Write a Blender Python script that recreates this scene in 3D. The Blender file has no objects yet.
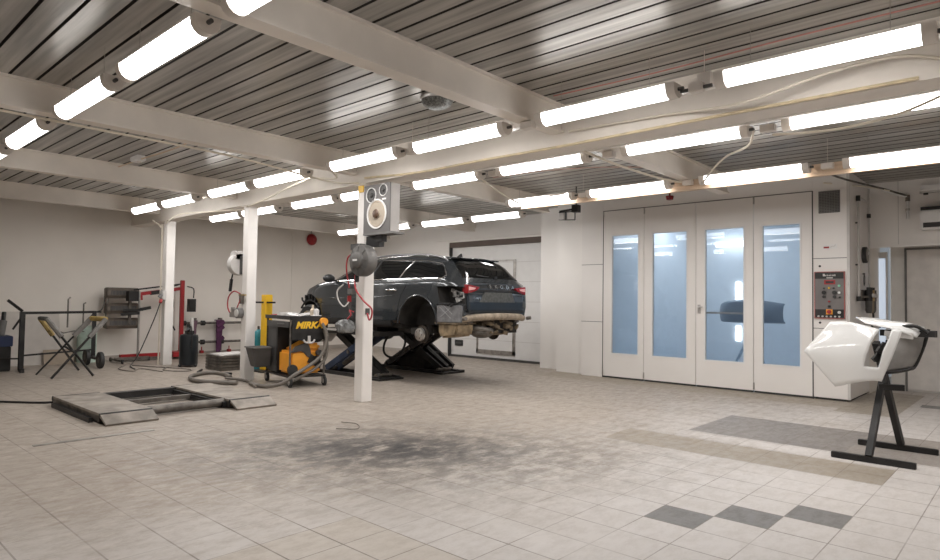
import bpy, bmesh, math, random
from mathutils import Vector, Matrix
import numpy as np
random.seed(7)
S = bpy.context.scene
COL = S.collection
PI = math.pi

# ------------------------------------------------------------------ materials
def M(name, col, rough=0.5, metal=0.0, var=0.06, vscale=6.0, bump=0.0, bscale=40.0, coat=0.0, spec=0.5, col2=None, stretch=(1, 1, 1)):
    m = bpy.data.materials.new(name); m.use_nodes = True
    nt = m.node_tree; b = nt.nodes['Principled BSDF']
    b.inputs['Roughness'].default_value = rough; b.inputs['Metallic'].default_value = metal
    b.inputs['Coat Weight'].default_value = coat; b.inputs['Coat Roughness'].default_value = 0.05
    b.inputs['Specular IOR Level'].default_value = spec
    tc = nt.nodes.new('ShaderNodeTexCoord'); mp = nt.nodes.new('ShaderNodeMapping')
    mp.inputs['Scale'].default_value = stretch
    nt.links.new(tc.outputs['Object'], mp.inputs['Vector'])
    n = nt.nodes.new('ShaderNodeTexNoise'); n.inputs['Scale'].default_value = vscale; n.inputs['Detail'].default_value = 5
    nt.links.new(mp.outputs['Vector'], n.inputs['Vector'])
    r = nt.nodes.new('ShaderNodeValToRGB')
    a = [max(0, c * (1 - var)) for c in col] if col2 is None else list(col2)
    z = [min(1, c * (1 + var)) for c in col]
    r.color_ramp.elements[0].position = 0.35; r.color_ramp.elements[1].position = 0.65
    r.color_ramp.elements[0].color = (*a, 1); r.color_ramp.elements[1].color = (*z, 1)
    nt.links.new(n.outputs['Fac'], r.inputs['Fac']); nt.links.new(r.outputs['Color'], b.inputs['Base Color'])
    if bump:
        n2 = nt.nodes.new('ShaderNodeTexNoise'); n2.inputs['Scale'].default_value = bscale
        nt.links.new(mp.outputs['Vector'], n2.inputs['Vector'])
        bp = nt.nodes.new('ShaderNodeBump'); bp.inputs['Strength'].default_value = bump; bp.inputs['Distance'].default_value = 0.01
        nt.links.new(n2.outputs['Fac'], bp.inputs['Height']); nt.links.new(bp.outputs['Normal'], b.inputs['Normal'])
    return m

def EM(name, col, strength):
    m = bpy.data.materials.new(name); m.use_nodes = True
    b = m.node_tree.nodes['Principled BSDF']
    b.inputs['Base Color'].default_value = (0.8, 0.8, 0.8, 1); b.inputs['Roughness'].default_value = 0.5
    b.inputs['Emission Color'].default_value = (*col, 1); b.inputs['Emission Strength'].default_value = strength
    return m

def GLASS(name, tint, rough=0.02, ior=1.45, facing_mix=None):
    m = bpy.data.materials.new(name); m.use_nodes = True
    nt = m.node_tree; nt.nodes.remove(nt.nodes['Principled BSDF'])
    out = [n for n in nt.nodes if n.type == 'OUTPUT_MATERIAL'][0]
    t = nt.nodes.new('ShaderNodeBsdfTransparent'); t.inputs['Color'].default_value = (*tint, 1)
    g = nt.nodes.new('ShaderNodeBsdfGlossy'); g.inputs['Roughness'].default_value = rough
    f = nt.nodes.new('ShaderNodeFresnel'); f.inputs['IOR'].default_value = ior
    x = nt.nodes.new('ShaderNodeMixShader')
    nt.links.new(f.outputs[0], x.inputs[0]); nt.links.new(t.outputs[0], x.inputs[1]); nt.links.new(g.outputs[0], x.inputs[2])
    nt.links.new(x.outputs[0], out.inputs['Surface'])
    return m

# ------------------------------------------------------------------ mesh builder (world coordinates)
def catmull(pts, n=6):
    if len(pts) < 3 or n < 2: return [Vector(p) for p in pts]
    P = [Vector(p) for p in pts]; P = [P[0] * 2 - P[1]] + P + [P[-1] * 2 - P[-2]]
    out = []
    for i in range(1, len(P) - 2):
        for k in range(n):
            t = k / n
            out.append(0.5 * ((2 * P[i]) + (P[i + 1] - P[i - 1]) * t + (2 * P[i - 1] - 5 * P[i] + 4 * P[i + 1] - P[i + 2]) * t * t + (3 * P[i] - P[i - 1] - 3 * P[i + 1] + P[i + 2]) * t ** 3))
    out.append(P[-2]); return out

class MB:
    def __init__(s): s.bm = bmesh.new(); s.mi = 0
    def _f(s, vs):
        try:
            f = s.bm.faces.new(vs); f.material_index = s.mi; return f
        except ValueError: return None
    def box(s, x0, x1, y0, y1, z0, z1):
        v = [s.bm.verts.new(p) for p in ((x0, y0, z0), (x1, y0, z0), (x1, y1, z0), (x0, y1, z0), (x0, y0, z1), (x1, y0, z1), (x1, y1, z1), (x0, y1, z1))]
        for q in ((3, 2, 1, 0), (4, 5, 6, 7), (0, 1, 5, 4), (1, 2, 6, 5), (2, 3, 7, 6), (3, 0, 4, 7)): s._f([v[i] for i in q])
        return s
    def hexa(s, pts):     # 8 points, bottom loop then top loop
        v = [s.bm.verts.new(p) for p in pts]
        for q in ((3, 2, 1, 0), (4, 5, 6, 7), (0, 1, 5, 4), (1, 2, 6, 5), (2, 3, 7, 6), (3, 0, 4, 7)): s._f([v[i] for i in q])
        return s
    def obox(s, c, d, rz=0, ry=0, rx=0):
        m = Matrix.Translation(c) @ Matrix.Rotation(rz, 4, 'Z') @ Matrix.Rotation(ry, 4, 'Y') @ Matrix.Rotation(rx, 4, 'X')
        a, b, e = d[0] / 2, d[1] / 2, d[2] / 2
        return s.hexa([m @ Vector(p) for p in ((-a, -b, -e), (a, -b, -e), (a, b, -e), (-a, b, -e), (-a, -b, e), (a, -b, e), (a, b, e), (-a, b, e))])
    def bar(s, p, q, w, h=None, up=(0, 0, 1)):   # rectangular bar from p to q
        p, q = Vector(p), Vector(q); h = h or w; d = (q - p).normalized(); u = Vector(up)
        if abs(d.dot(u)) > 0.98: u = Vector((0, 1, 0))
        r = d.cross(u).normalized(); u = r.cross(d).normalized()
        c = [(-1, -1), (1, -1), (1, 1), (-1, 1)]
        return s.hexa([p + r * a * w / 2 + u * b * h / 2 for a, b in c] + [q + r * a * w / 2 + u * b * h / 2 for a, b in c])
    def tube(s, pts, r, seg=8, n=1, r2=None):
        P = catmull(pts, n) if n > 1 else [Vector(p) for p in pts]
        rings = []; nrm = None
        for i, p in enumerate(P):
            t = (P[min(i + 1, len(P) - 1)] - P[max(i - 1, 0)])
            if t.length < 1e-9: t = Vector((0, 0, 1))
            t.normalize()
            if nrm is None:
                nrm = t.cross(Vector((0, 0, 1)) if abs(t.z) < 0.9 else Vector((1, 0, 0))).normalized()
            else:
                nrm = (nrm - t * nrm.dot(t)).normalized()
            b = t.cross(nrm); rr = r if r2 is None else r + (r2 - r) * i / (len(P) - 1)
            rings.append([s.bm.verts.new(p + (nrm * math.cos(a) + b * math.sin(a)) * rr) for a in [2 * PI * k / seg for k in range(seg)]])
        for A, B in zip(rings, rings[1:]):
            for k in range(seg): s._f([A[k], A[(k + 1) % seg], B[(k + 1) % seg], B[k]])
        s._f(rings[0][::-1]); s._f(rings[-1]); return s
    def cyl(s, p, q, r, seg=16, r2=None): return s.tube([p, q], r, seg, 1, r2)
    def lathe(s, prof, c, axis='Z', seg=24):    # prof [(r, h)] about axis through c
        c = Vector(c); rings = []
        for r, h in prof:
            if r < 1e-6:
                o = {'Z': (0, 0, h), 'Y': (0, h, 0), 'X': (h, 0, 0)}[axis]; rings.append([s.bm.verts.new(c + Vector(o))]); continue
            R = []
            for k in range(seg):
                a = 2 * PI * k / seg; x, y = r * math.cos(a), r * math.sin(a)
                R.append(s.bm.verts.new(c + Vector({'Z': (x, y, h), 'Y': (x, h, -y), 'X': (h, x, y)}[axis])))
            rings.append(R)
        for A, B in zip(rings, rings[1:]):
            for k in range(seg):
                k2 = (k + 1) % seg
                if len(A) == 1 and len(B) == 1: continue
                if len(A) == 1: s._f([A[0], B[k2], B[k]])
                elif len(B) == 1: s._f([A[k], A[k2], B[0]])
                else: s._f([A[k], A[k2], B[k2], B[k]])
        if len(rings[0]) > 1: s._f(rings[0][::-1])
        if len(rings[-1]) > 1: s._f(rings[-1])
        return s
    def prism(s, poly, axis, a, b):  # extrude a 2D outline along axis from a to b
        f = {'X': lambda u, v, w: (w, u, v), 'Y': lambda u, v, w: (u, w, v), 'Z': lambda u, v, w: (u, v, w)}[axis]
        A = [s.bm.verts.new(f(u, v, a)) for u, v in poly]; B = [s.bm.verts.new(f(u, v, b)) for u, v in poly]
        n = len(poly)
        for k in range(n): s._f([A[k], A[(k + 1) % n], B[(k + 1) % n], B[k]])
        s._f(A[::-1]); s._f(B); return s
    def ball(s, c, r, sc=(1, 1, 1), seg=16):
        m = Matrix.Translation(c) @ Matrix.Diagonal((*sc, 1))
        g = bmesh.ops.create_uvsphere(s.bm, u_segments=seg, v_segments=max(6, seg // 2), radius=r, matrix=m)
        for f in {f for v in g['verts'] for f in v.link_faces}: f.material_index = s.mi
        return s
    def build(s, name, mat, parent=None, smooth=None, bevel=0, loc=None, recalc=True):
        if recalc: bmesh.ops.recalc_face_normals(s.bm, faces=s.bm.faces)
        if bevel:
            ed = [e for e in s.bm.edges if len(e.link_faces) == 2 and e.calc_face_angle(0) > 0.6]
            bmesh.ops.bevel(s.bm, geom=ed, offset=bevel, segments=2, affect='EDGES', clamp_overlap=True)
        org = Vector((0, 0, 0))
        if parent is not None:
            p = parent
            while p is not None: org += p.location; p = p.parent
        elif loc is not None: org = Vector(loc)
        bmesh.ops.translate(s.bm, verts=s.bm.verts, vec=-org)
        me = bpy.data.meshes.new(name)
        if smooth is not None:
            for f in s.bm.faces: f.smooth = True
            for e in s.bm.edges:
                if len(e.link_faces) == 2 and e.calc_face_angle(0) > smooth: e.smooth = False
        s.bm.to_mesh(me); s.bm.free()
        for m in (mat if isinstance(mat, (list, tuple)) else [mat]): me.materials.append(m)
        o = bpy.data.objects.new(name, me); COL.objects.link(o)
        if parent is not None: o.parent = parent
        elif loc is not None: o.location = loc
        return o

def tag(o, label, cat, group=None):
    o['label'] = label; o['category'] = cat
    if group: o['group'] = group
    return o
def thing(name, label, cat, loc, group=None):
    o = bpy.data.objects.new(name, None); COL.objects.link(o); o.location = loc; o.empty_display_size = 0.1
    return tag(o, label, cat, group)
def lab(o, label): o['label'] = label; return o
def struct(o): o['kind'] = 'structure'; return o
def dup(o, loc, label, parent=None):
    c = o.copy(); COL.objects.link(c)
    if parent is None: c.location = loc; c['label'] = label
    else: c.parent = parent
    for ch in list(o.children): dup(ch, None, None, c)
    return c
def text_part(name, body, size, loc, rot, mat, parent, depth=0.004, shear=0.0, bold=0.0, sx=1.0, spacing=1.0):
    cu = bpy.data.curves.new(name, 'FONT'); cu.body = body; cu.size = size; cu.extrude = depth; cu.shear = shear; cu.offset = bold
    cu.align_x = 'CENTER'; cu.align_y = 'CENTER'; cu.space_character = spacing
    t = bpy.data.objects.new(name, cu); COL.objects.link(t); bpy.context.view_layer.update()
    me = bpy.data.meshes.new_from_object(t.evaluated_get(bpy.context.evaluated_depsgraph_get()))
    bpy.data.objects.remove(t); me.name = name
    org = Vector((0, 0, 0)); p = parent
    while p is not None: org += p.location; p = p.parent
    from mathutils import Euler
    me.transform(Matrix.Translation(Vector(loc) - org) @ Euler(rot).to_matrix().to_4x4() @ Matrix.Diagonal((sx, 1, 1, 1)))
    me.materials.clear(); me.materials.append(mat)
    o = bpy.data.objects.new(name, me); COL.objects.link(o); o.parent = parent
    return o

# ------------------------------------------------------------------ palette
m_wall = M('wall_paint', (.82, .775, .72), .75, var=.03, vscale=1.2, bump=.1, bscale=60)
m_wallwhite = M('white_wall_paint', (.84, .81, .78), .6, var=.02, vscale=1.5)
m_beam = M('beam_paint', (.78, .725, .66), .5, var=.05, vscale=2.5)
m_ceil = M('ceiling_steel', (.40, .385, .36), .34, .6, var=.26, vscale=2.6, bump=.11, bscale=7, stretch=(.3, 7, 1))
m_groove = M('ceiling_groove', (.04, .036, .032), .8)
m_colm = M('column_paint', (.80, .77, .74), .45, var=.03, vscale=4)
m_booth = M('booth_panel', (.80, .77, .745), .32, var=.015, vscale=2)
m_boothin = M('booth_inner_wall', (.73, .775, .815), .4, var=.02)
m_seal = M('black_rubber', (.03, .03, .03), .6)
m_dark = M('black_steel', (.025, .024, .024), .45, .3, var=.3)
m_dgrey = M('dark_grey_plastic', (.07, .068, .066), .5, var=.15)
m_mgrey = M('mid_grey_plastic', (.17, .165, .16), .5, var=.1)
m_lgrey = M('light_grey_plastic', (.58, .56, .54), .5, var=.05)
m_steel = M('worn_steel', (.42, .40, .38), .38, .8, var=.2, vscale=12)
m_dsteel = M('dirty_steel', (.16, .145, .13), .5, .6, var=.35, vscale=9)
m_alu = M('bright_aluminium', (.72, .71, .70), .3, .9, var=.08)
m_red = M('red_paint', (.33, .018, .022), .4, var=.12)
m_redhose = M('red_hose', (.42, .05, .06), .5)
m_yellow = M('yellow_paint', (.85, .52, .03), .4, var=.06)
m_orange = M('orange_plastic', (.86, .36, .035), .42, var=.06)
m_blue = M('blue_paint', (.03, .12, .30), .45, var=.15)
m_teal = M('teal_paint', (.02, .22, .27), .45, var=.1)
m_mint = M('mint_paint', (.48, .60, .53), .5, var=.15, vscale=8)
m_white = M('white_plastic', (.78, .77, .76), .4, var=.02)
m_cable = M('cream_cable', (.72, .66, .56), .5, var=.05)
m_tan = M('tan_trunking', (.62, .52, .34), .55, var=.15, vscale=8)
m_wood = M('pine_board', (.62, .47, .34), .55, var=.18, vscale=3, stretch=(.4, 6, 6))
m_tube = M('grey_hose', (.17, .152, .133), .6, var=.15)
m_purple = M('purple_strap', (.085, .022, .072), .8, var=.3)
m_brown = M('dirty_underbody', (.17, .13, .085), .7, var=.4, vscale=14, bump=.3, bscale=50)
m_ubody = M('black_underbody', (.02, .018, .016), .7, var=.4, vscale=10)
m_lamp = EM('lamp_diffuser', (1.0, .978, .955), 7.5)
m_blamp = EM('booth_tube', (.95, .98, 1.0), 3.6)
m_cap = M('lamp_end_cap', (.72, .67, .62), .5, var=.03)

# ------------------------------------------------------------------ floor material
def floor_material():
    m = bpy.data.materials.new('floor_tiles'); m.use_nodes = True
    nt = m.node_tree; L = nt.links; N = nt.nodes; b = N['Principled BSDF']
    geo = N.new('ShaderNodeNewGeometry'); sp = N.new('ShaderNodeSeparateXYZ'); L.new(geo.outputs['Position'], sp.inputs[0])
    X, Y = sp.outputs['X'], sp.outputs['Y']
    def mt(op, a, c=None, clamp=False):
        n = N.new('ShaderNodeMath'); n.operation = op; n.use_clamp = clamp
        for i, v in enumerate((a, c)):
            if v is None: continue
            if isinstance(v, (int, float)): n.inputs[i].default_value = v
            else: L.new(v, n.inputs[i])
        return n.outputs[0]
    def noise(scale, detail=6, sx=1, sy=1, off=0, rough=.6):
        mp = N.new('ShaderNodeMapping'); mp.inputs['Scale'].default_value = (sx, sy, 1); mp.inputs['Location'].default_value = (off, off * .7, 0)
        L.new(geo.outputs['Position'], mp.inputs['Vector'])
        n = N.new('ShaderNodeTexNoise'); n.inputs['Scale'].default_value = scale; n.inputs['Detail'].default_value = detail; n.inputs['Roughness'].default_value = rough
        L.new(mp.outputs['Vector'], n.inputs['Vector']); return n.outputs['Fac']
    def ramp(v, a, c):
        n = N.new('ShaderNodeMapRange'); n.clamp = True
        n.inputs['From Min'].default_value = a; n.inputs['From Max'].default_value = c; L.new(v, n.inputs['Value']); return n.outputs[0]
    def mix(f, a, c):
        n = N.new('ShaderNodeMix'); n.data_type = 'RGBA'
        if isinstance(f, (int, float)): n.inputs[0].default_value = f
        else: L.new(f, n.inputs[0])
        for i, v in ((6, a), (7, c)):
            if isinstance(v, tuple): n.inputs[i].default_value = (*v, 1)
            else: L.new(v, n.inputs[i])
        return n.outputs[2]
    def mask(x0, x1, y0, y1):
        return mt('MULTIPLY', mt('MULTIPLY', mt('GREATER_THAN', X, x0), mt('LESS_THAN', X, x1)), mt('MULTIPLY', mt('GREATER_THAN', Y, y0), mt('LESS_THAN', Y, y1)))
    PX, PY = .3135, .3105
    tx = mt('DIVIDE', mt('SUBTRACT', X, -3.10), PX); ty = mt('DIVIDE', mt('SUBTRACT', Y, 1.155), PY)
    ix, iy = mt('FLOOR', tx), mt('FLOOR', ty); fx, fy = mt('SUBTRACT', tx, ix), mt('SUBTRACT', ty, iy)
    cx = N.new('ShaderNodeCombineXYZ'); L.new(ix, cx.inputs[0]); L.new(iy, cx.inputs[1])
    wn = N.new('ShaderNodeTexWhiteNoise'); wn.noise_dimensions = '2D'; L.new(cx.outputs[0], wn.inputs['Vector'])
    # clean tile colour on the right, worn beige on the left
    edge = mt('ADD', mt('ADD', X, mt('MULTIPLY', Y, -.10)), mt('MULTIPLY', mt('SUBTRACT', noise(.9, 4), .5), 3.2))
    lf = ramp(edge, -4.6, -2.3)
    col = mix(lf, (.355, .308, .266), (.575, .542, .52))
    nearw = mask(-3.10, -2.16, -3, 2.40)
    col = mix(mt('MULTIPLY', nearw, .6), col, (.46, .40, .33))
    # tone of single tiles
    col = mix(mt('MULTIPLY', wn.outputs['Value'], .13), col, (.36, .32, .28))
    # brushed streaks and dirt
    st = ramp(noise(11, 12, 1.0, .45, 3, .8), .45, .62)
    dirtleft = mt('SUBTRACT', 1.0, mt('MULTIPLY', lf, .72))
    col = mix(mt('MULTIPLY', mt('MULTIPLY', st, .58), dirtleft), col, (.27, .225, .18))
    pale = ramp(noise(10, 12, 1.0, .5, 11, .8), .5, .64)
    col = mix(mt('MULTIPLY', mt('MULTIPLY', pale, .4), dirtleft), col, (.64, .58, .52))
    # replaced tiles and strips
    nz = mt('MULTIPLY', mt('SUBTRACT', noise(9, 5), .5), .10)
    sx = mt('SUBTRACT', 1.0, mt('MULTIPLY', ramp(noise(4, 6), .4, .8), .35))
    strip = mask(-3.25, -.906, 5.51, 6.10)
    strip = mt('MULTIPLY', strip, mt('GREATER_THAN', mt('ADD', X, mt('MULTIPLY', mt('SUBTRACT', Y, 5.5), .12)), -3.2))
    col = mix(mt('MULTIPLY', strip, mt('ADD', mt('MULTIPLY', sx, .4), .55)), col, (.31, .265, .21))
    col = mix(mt('MULTIPLY', mask(-2.78, -1.36, 6.47, 7.72), .92), col, (.215, .195, .18))
    col = mix(mt('MULTIPLY', mask(-1.36, 3, 6.47, 7.72), .85), col, (.26, .23, .205))
    band = mt('MAXIMUM', mask(-6.9, -1.55, 9.30, 10.1), mask(-2.0, -1.35, 9.0, 11.6))
    col = mix(mt('MULTIPLY', band, .9), col, (.32, .275, .22))
    d1 = mt('MAXIMUM', mt('MAXIMUM', mask(-1.846, -1.533, 3.64, 3.95), mask(-1.533, -1.219, 3.95, 4.26)), mask(-1.219, -.906, 4.26, 4.57))
    d1 = mt('MAXIMUM', d1, mask(-1.25, -.5, 10.2, 10.5))
    dc = mix(ramp(noise(30, 4, .3, 3), .3, .7), (.155, .148, .142), (.20, .192, .185))
    # joints
    jx = mt('LESS_THAN', mt('MINIMUM', fx, mt('SUBTRACT', 1.0, fx)), .011)
    jy = mt('LESS_THAN', mt('MINIMUM', fy, mt('SUBTRACT', 1.0, fy)), .015)
    jn = ramp(noise(1.3, 3, 1, 1, 5), .36, .6)
    jl = mt('ADD', mt('MULTIPLY', jn, .62), .30)
    jxl = mt('MULTIPLY', jx, mt('MULTIPLY', jl, mt('ADD', mt('MULTIPLY', mt('MAXIMUM', lf, nearw), .85), .06)))
    jj = mt('MAXIMUM', jxl, mt('MULTIPLY', jy, jl))
    col = mix(d1, col, dc)
    col = mix(jj, col, (.17, .14, .115))
    # black soot stain and brown scuffs in the work bays
    def blob(x, y, ang, a, c, lo, hi):
        dx, dy = mt('SUBTRACT', X, x), mt('SUBTRACT', Y, y); ca, sa = math.cos(ang), math.sin(ang)
        u = mt('DIVIDE', mt('ADD', mt('MULTIPLY', dx, ca), mt('MULTIPLY', dy, sa)), a)
        v = mt('DIVIDE', mt('SUBTRACT', mt('MULTIPLY', dy, ca), mt('MULTIPLY', dx, sa)), c)
        r = mt('SQRT', mt('ADD', mt('MULTIPLY', u, u), mt('MULTIPLY', v, v)))
        return ramp(r, hi, lo)
    spl = ramp(noise(5, 13, 1.2, .75, 8, .74), .43, .56)
    s1 = mt('MULTIPLY', blob(-4.35, 3.55, .75, 2.0, 1.2, .2, 1.15), spl)
    s2 = mt('MULTIPLY', blob(-4.25, 3.72, .75, 1.1, .5, .2, 1.3), ramp(noise(4.5, 12, 1.2, .6, 2, .74), .40, .53))
    s3 = mt('MULTIPLY', blob(-3.7, 4.2, .8, 2.4, 1.7, .3, 1.15), mt('ADD', mt('MULTIPLY', spl, .75), .25))
    col = mix(mt('MULTIPLY', s3, .70), col, (.20, .175, .15))
    col = mix(mt('MULTIPLY', s1, .92), col, (.10, .088, .08))
    col = mix(mt('MULTIPLY', s2, .95), col, (.035, .032, .032))
    sl = mt('MULTIPLY', blob(-5.1, 1.75, .5, 1.2, .9, .1, 1.1), ramp(noise(7, 8, 1, .4, 15), .45, .65))
    col = mix(mt('MULTIPLY', sl, .5), col, (.25, .19, .15))
    sd = mt('MULTIPLY', blob(-7.3, 7.9, .2, 1.1, .35, .1, 1.1), ramp(noise(4, 6), .3, .6))
    col = mix(mt('MULTIPLY', sd, .7), col, (.15, .12, .10))
    lw = mt('MULTIPLY', blob(-8.2, 4.4, .1, 1.6, .45, .1, 1.1), spl)
    col = mix(mt('MULTIPLY', lw, .5), col, (.22, .19, .16))
    L.new(col, b.inputs['Base Color'])
    b.inputs['Roughness'].default_value = .42
    L.new(mt('ADD', mt('MULTIPLY', st, .22), .42), b.inputs['Roughness'])
    b.inputs['Specular IOR Level'].default_value = .35
    bp = N.new('ShaderNodeBump'); bp.inputs['Strength'].default_value = .12; bp.inputs['Distance'].default_value = .004
    L.new(mt('SUBTRACT', noise(18, 5), jj), bp.inputs['Height']); L.new(bp.outputs['Normal'], b.inputs['Normal'])
    return m

# ------------------------------------------------------------------ room shell
XL, XR, YF, ZC = -14.3, 3.0, -2.6, 3.2
struct(MB().box(XL, XR, YF, 14.4, -.12, 0).build('floor', floor_material()))
# ribbed steel ceiling: planks running along x with open joints
cb = MB(); y = YF; k0 = math.ceil((YF - 2.29) / .2)
yy = 2.29 + .2 * k0; prof = []
while yy < 12.3:
    prof += [(yy - .105, ZC), (yy - .012, ZC), (yy - .010, ZC + .045), (yy + .010, ZC + .045), (yy + .012, ZC)]
    yy += .2
A = [cb.bm.verts.new((XL, p[0], p[1])) for p in prof]; B = [cb.bm.verts.new((XR, p[0], p[1])) for p in prof]
for i in range(len(prof) - 1):
    cb.mi = 1 if (i % 5) in (1, 2, 3) else 0
    cb._f([A[i], A[i + 1], B[i + 1], B[i]])
cb.mi = 0
cb.box(XL, XR, YF, 12.4, ZC + .05, ZC + .15)
struct(cb.build('ceiling', [m_ceil, m_groove], recalc=False))
struct(MB().box(XL - .15, XL, YF, 11.2, 0, 3.35).build('wall_left', m_wall))
struct(MB().box(XR, XR + .15, YF, 12.3, 0, 3.35).build('wall_right', m_wall))
struct(MB().box(XL, XR, YF - .15, YF, 0, 3.35).build('wall_front', m_wall))
# back wall with the garage opening
GX0, GX1, GY, GZ = -10.63, -7.90, 10.9, 2.72
struct(MB().box(XL, GX0, GY, GY + .2, 0, 3.3).box(GX0, GX1, GY, GY + .2, GZ, 3.3).box(GX1, -7.55, GY, GY + .2, 0, 3.3).build('wall_back', m_wallwhite))
struct(MB().box(-7.56, -6.95, 10.43, 11.1, 0, 3.3).box(-6.95, -6.31, 10.12, 11.1, 0, 3.3).build('wall_back_pier', m_wallwhite))
struct(MB().box(GX0 - .45, GX1 + .2, GY - .06, GY, 2.76, 3.0).build('trim_1', m_wallwhite))
struct(MB().box(XL, XL + .02, 8.9, 8.95, .1, 3.0).build('trim_2', m_wall))
struct(MB().box(XL, XL + .025, YF, 10.9, 0, .09).build('baseboard_left', M('grey_skirting', (.42, .38, .34), .7)))
struct(MB().box(XL, GX0, GY - .02, GY, 0, .08).build('baseboard_back', M('grey_skirting_back', (.5, .46, .42), .7)))

# roof beams
def ibeam_y(x, y0, y1, w=.15, zb=2.93, zt=ZC):
    return MB().box(x - w / 2, x + w / 2, y0, y1, zb, zb + .022).box(x - .045, x + .045, y0, y1, zb + .022, zt - .022).box(x - w / 2, x + w / 2, y0, y1, zt - .022, zt)
for bx in (-3.46, -6.63, -9.8, -12.85):
    struct(ibeam_y(bx, YF, 5.02).build('roof_beam', m_beam))
    struct(ibeam_y(bx, 5.30, 10.9 if bx < -6.9 else 9.3).build('roof_beam', m_beam))
struct(ibeam_y(-.29, YF, 5.02).build('roof_beam', m_beam))
# main beam along the column row
struct(MB().box(XL, XR, 5.03, 5.29, 2.80, 2.83).box(XL, XR, 5.035, 5.285, 2.83, ZC - .03).box(XL, XR, 5.03, 5.29, ZC - .03, ZC).build('main_beam', m_beam))
# pine board carrying the row of lamps in front of the booth
struct(MB().box(-6.2, XR, 8.00, 8.05, 2.80, 2.94).build('trim_3', m_wood))
struct(MB().box(-6.2, XR, 8.05, 8.13, 2.86, 2.94).build('trim_4', m_beam))

# columns
for i, cx in enumerate((-6.545, -9.53, -12.66)):
    w = .082
    c = MB().box(cx - w, cx + w, 5.08, 5.08 + 2 * w, 0, 2.80).build('column', m_colm, bevel=.008)
    struct(c)
    MB().box(cx - .12, cx + .12, 5.05, 5.29, 2.785, 2.80).build('top_plate', m_beam, c)
# ------------------------------------------------------------------ batten lights
def half_round(w, zt, zb, n=8):      # rounded trough section (y,z)
    pts = [(-w / 2, zt)]
    for k in range(n + 1):
        a = PI + PI * k / n; pts.append((w / 2 * math.cos(a), zt - .02 + (zt - .02 - zb) * math.sin(a)))
    pts.append((w / 2, zt)); return pts
def make_lamp(length, loc, label):
    t = thing('batten_light', label, 'ceiling light', loc, 'LED batten lights under the steel ceiling')
    x, y, z = loc; h = length / 2
    sec = half_round(.145, z + .045, z - .05)
    sec2 = half_round(.156, z + .05, z - .056)
    P = lambda s: [(y + a, c) for a, c in s]
    MB().prism(P(sec), 'X', x - h + .05, x + h - .05).build('diffuser', m_lamp, t, smooth=.6)
    for s in (-1, 1):
        a, b = sorted((x + s * (h - .05), x + s * (h + .02)))
        MB().prism(P(sec2), 'X', a, b).build('end_cap', m_cap, t, smooth=.6)
    MB().box(x - h + .05, x + h - .05, y - .07, y + .07, z + .045, z + .06).build('housing', m_cap, t)
    for s in (-.33, .33):
        MB().box(x + s * length - .012, x + s * length + .012, y - .03, y + .03, z + .06, z + .075).cyl((x + s * length, y, z + .075), (x + s * length, y, ZC), .002, 5).build('hanger', m_ceil, t)
    ld = bpy.data.lights.new('lamp_light', 'AREA'); ld.shape = 'RECTANGLE'; ld.size = length - .12; ld.size_y = .12; ld.energy = LAMP_W; ld.color = (1.0, .972, .945)
    lo = bpy.data.objects.new('lamp_light', ld); COL.objects.link(lo); lo.parent = t; lo.location = (0, 0, -.064)
    MB().cyl((x + h + .02, y, z + .01), (x + h + .06, y, z + .01), .014, 8).build('cable_gland', m_dgrey, t, smooth=.6)
    return t
ORD = ['first', 'second', 'third', 'fourth', 'fifth', 'sixth', 'seventh', 'eighth', 'ninth', 'tenth']
LZ = 2.88
LAMP_W = 9.5
rows = [
 ('in the row over the floor lift', 1.63, [(-3.25, -2.02), (-4.83, -3.54), (-6.35, -5.02), (-8.06, -6.71), (-9.5, -8.36)]),
 ('in the row before the main beam', 4.43, [(-1.66, -.48), (-3.2, -2.03), (-4.83, -3.63), (-6.28, -5.07), (-8.03, -6.83), (-9.38, -8.21), (-11.09, -9.89), (-12.42, -11.25)]),
 ('in the row behind the main beam', 5.87, [(.0, 1.15), (-1.64, -.45), (-3.17, -2.01), (-4.86, -3.66), (-6.38, -5.2), (-8.03, -6.83), (-9.4, -8.2), (-11.09, -9.89), (-12.36, -11.2)]),
 ('in the row along the pine board', 7.88, [(.0, 1.15), (-1.6, -.4), (-3.2, -2.0), (-4.84, -3.67), (-6.34, -5.14)]),
 ('in the back row above the car', 8.95, [(-8.05, -6.96), (-9.43, -8.33), (-11.0, -9.85), (-12.3, -11.2)])]
proto = None
for desc, y, xs in rows:
    for i, (a, b) in enumerate(xs):
        off = 1 if xs[0][0] >= 0 else 0
        label = 'white batten light, %s from the right %s' % (ORD[i - off], desc)
        if i < off: label = 'white batten light just beyond the right edge %s' % desc
        loc = ((a + b) / 2, y, LZ)
        if proto is None: proto = make_lamp(1.22, loc, label)
        else: dup(proto, loc, label)
# trunking rails carrying the cables
for y, nm, x0 in ((4.62, 'white cable rail along the near side of the main beam above the lights', -6.3), (5.74, 'white cable rail on the far side of the main beam', -6.3)):
    o = MB().box(x0, 0, y - .02, y + .02, 2.905, 2.93).build('cable_rail', m_wallwhite, loc=(x0, y, 2.905)); tag(o, nm, 'cable rail')
t = thing('junction_box', 'grey double junction box hung between the two nearest right-hand lights', 'junction box', (-1.85, 4.45, 2.84))
MB().box(-1.90, -1.80, 4.40, 4.48, 2.84, 2.91).build('box', m_cap, t, bevel=.006)
MB().box(-1.91, -1.81, 4.585, 4.66, 2.93, 3.03).cyl((-1.86, 4.6, 3.03), (-1.86, 4.6, ZC), .003, 6).build('upper_box', m_cap, t)
MB().cyl((-1.90, 4.44, 2.87), (-1.97, 4.44, 2.87), .014, 8).cyl((-1.80, 4.44, 2.87), (-1.74, 4.44, 2.87), .014, 8).build('gland', m_dgrey, t)
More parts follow.
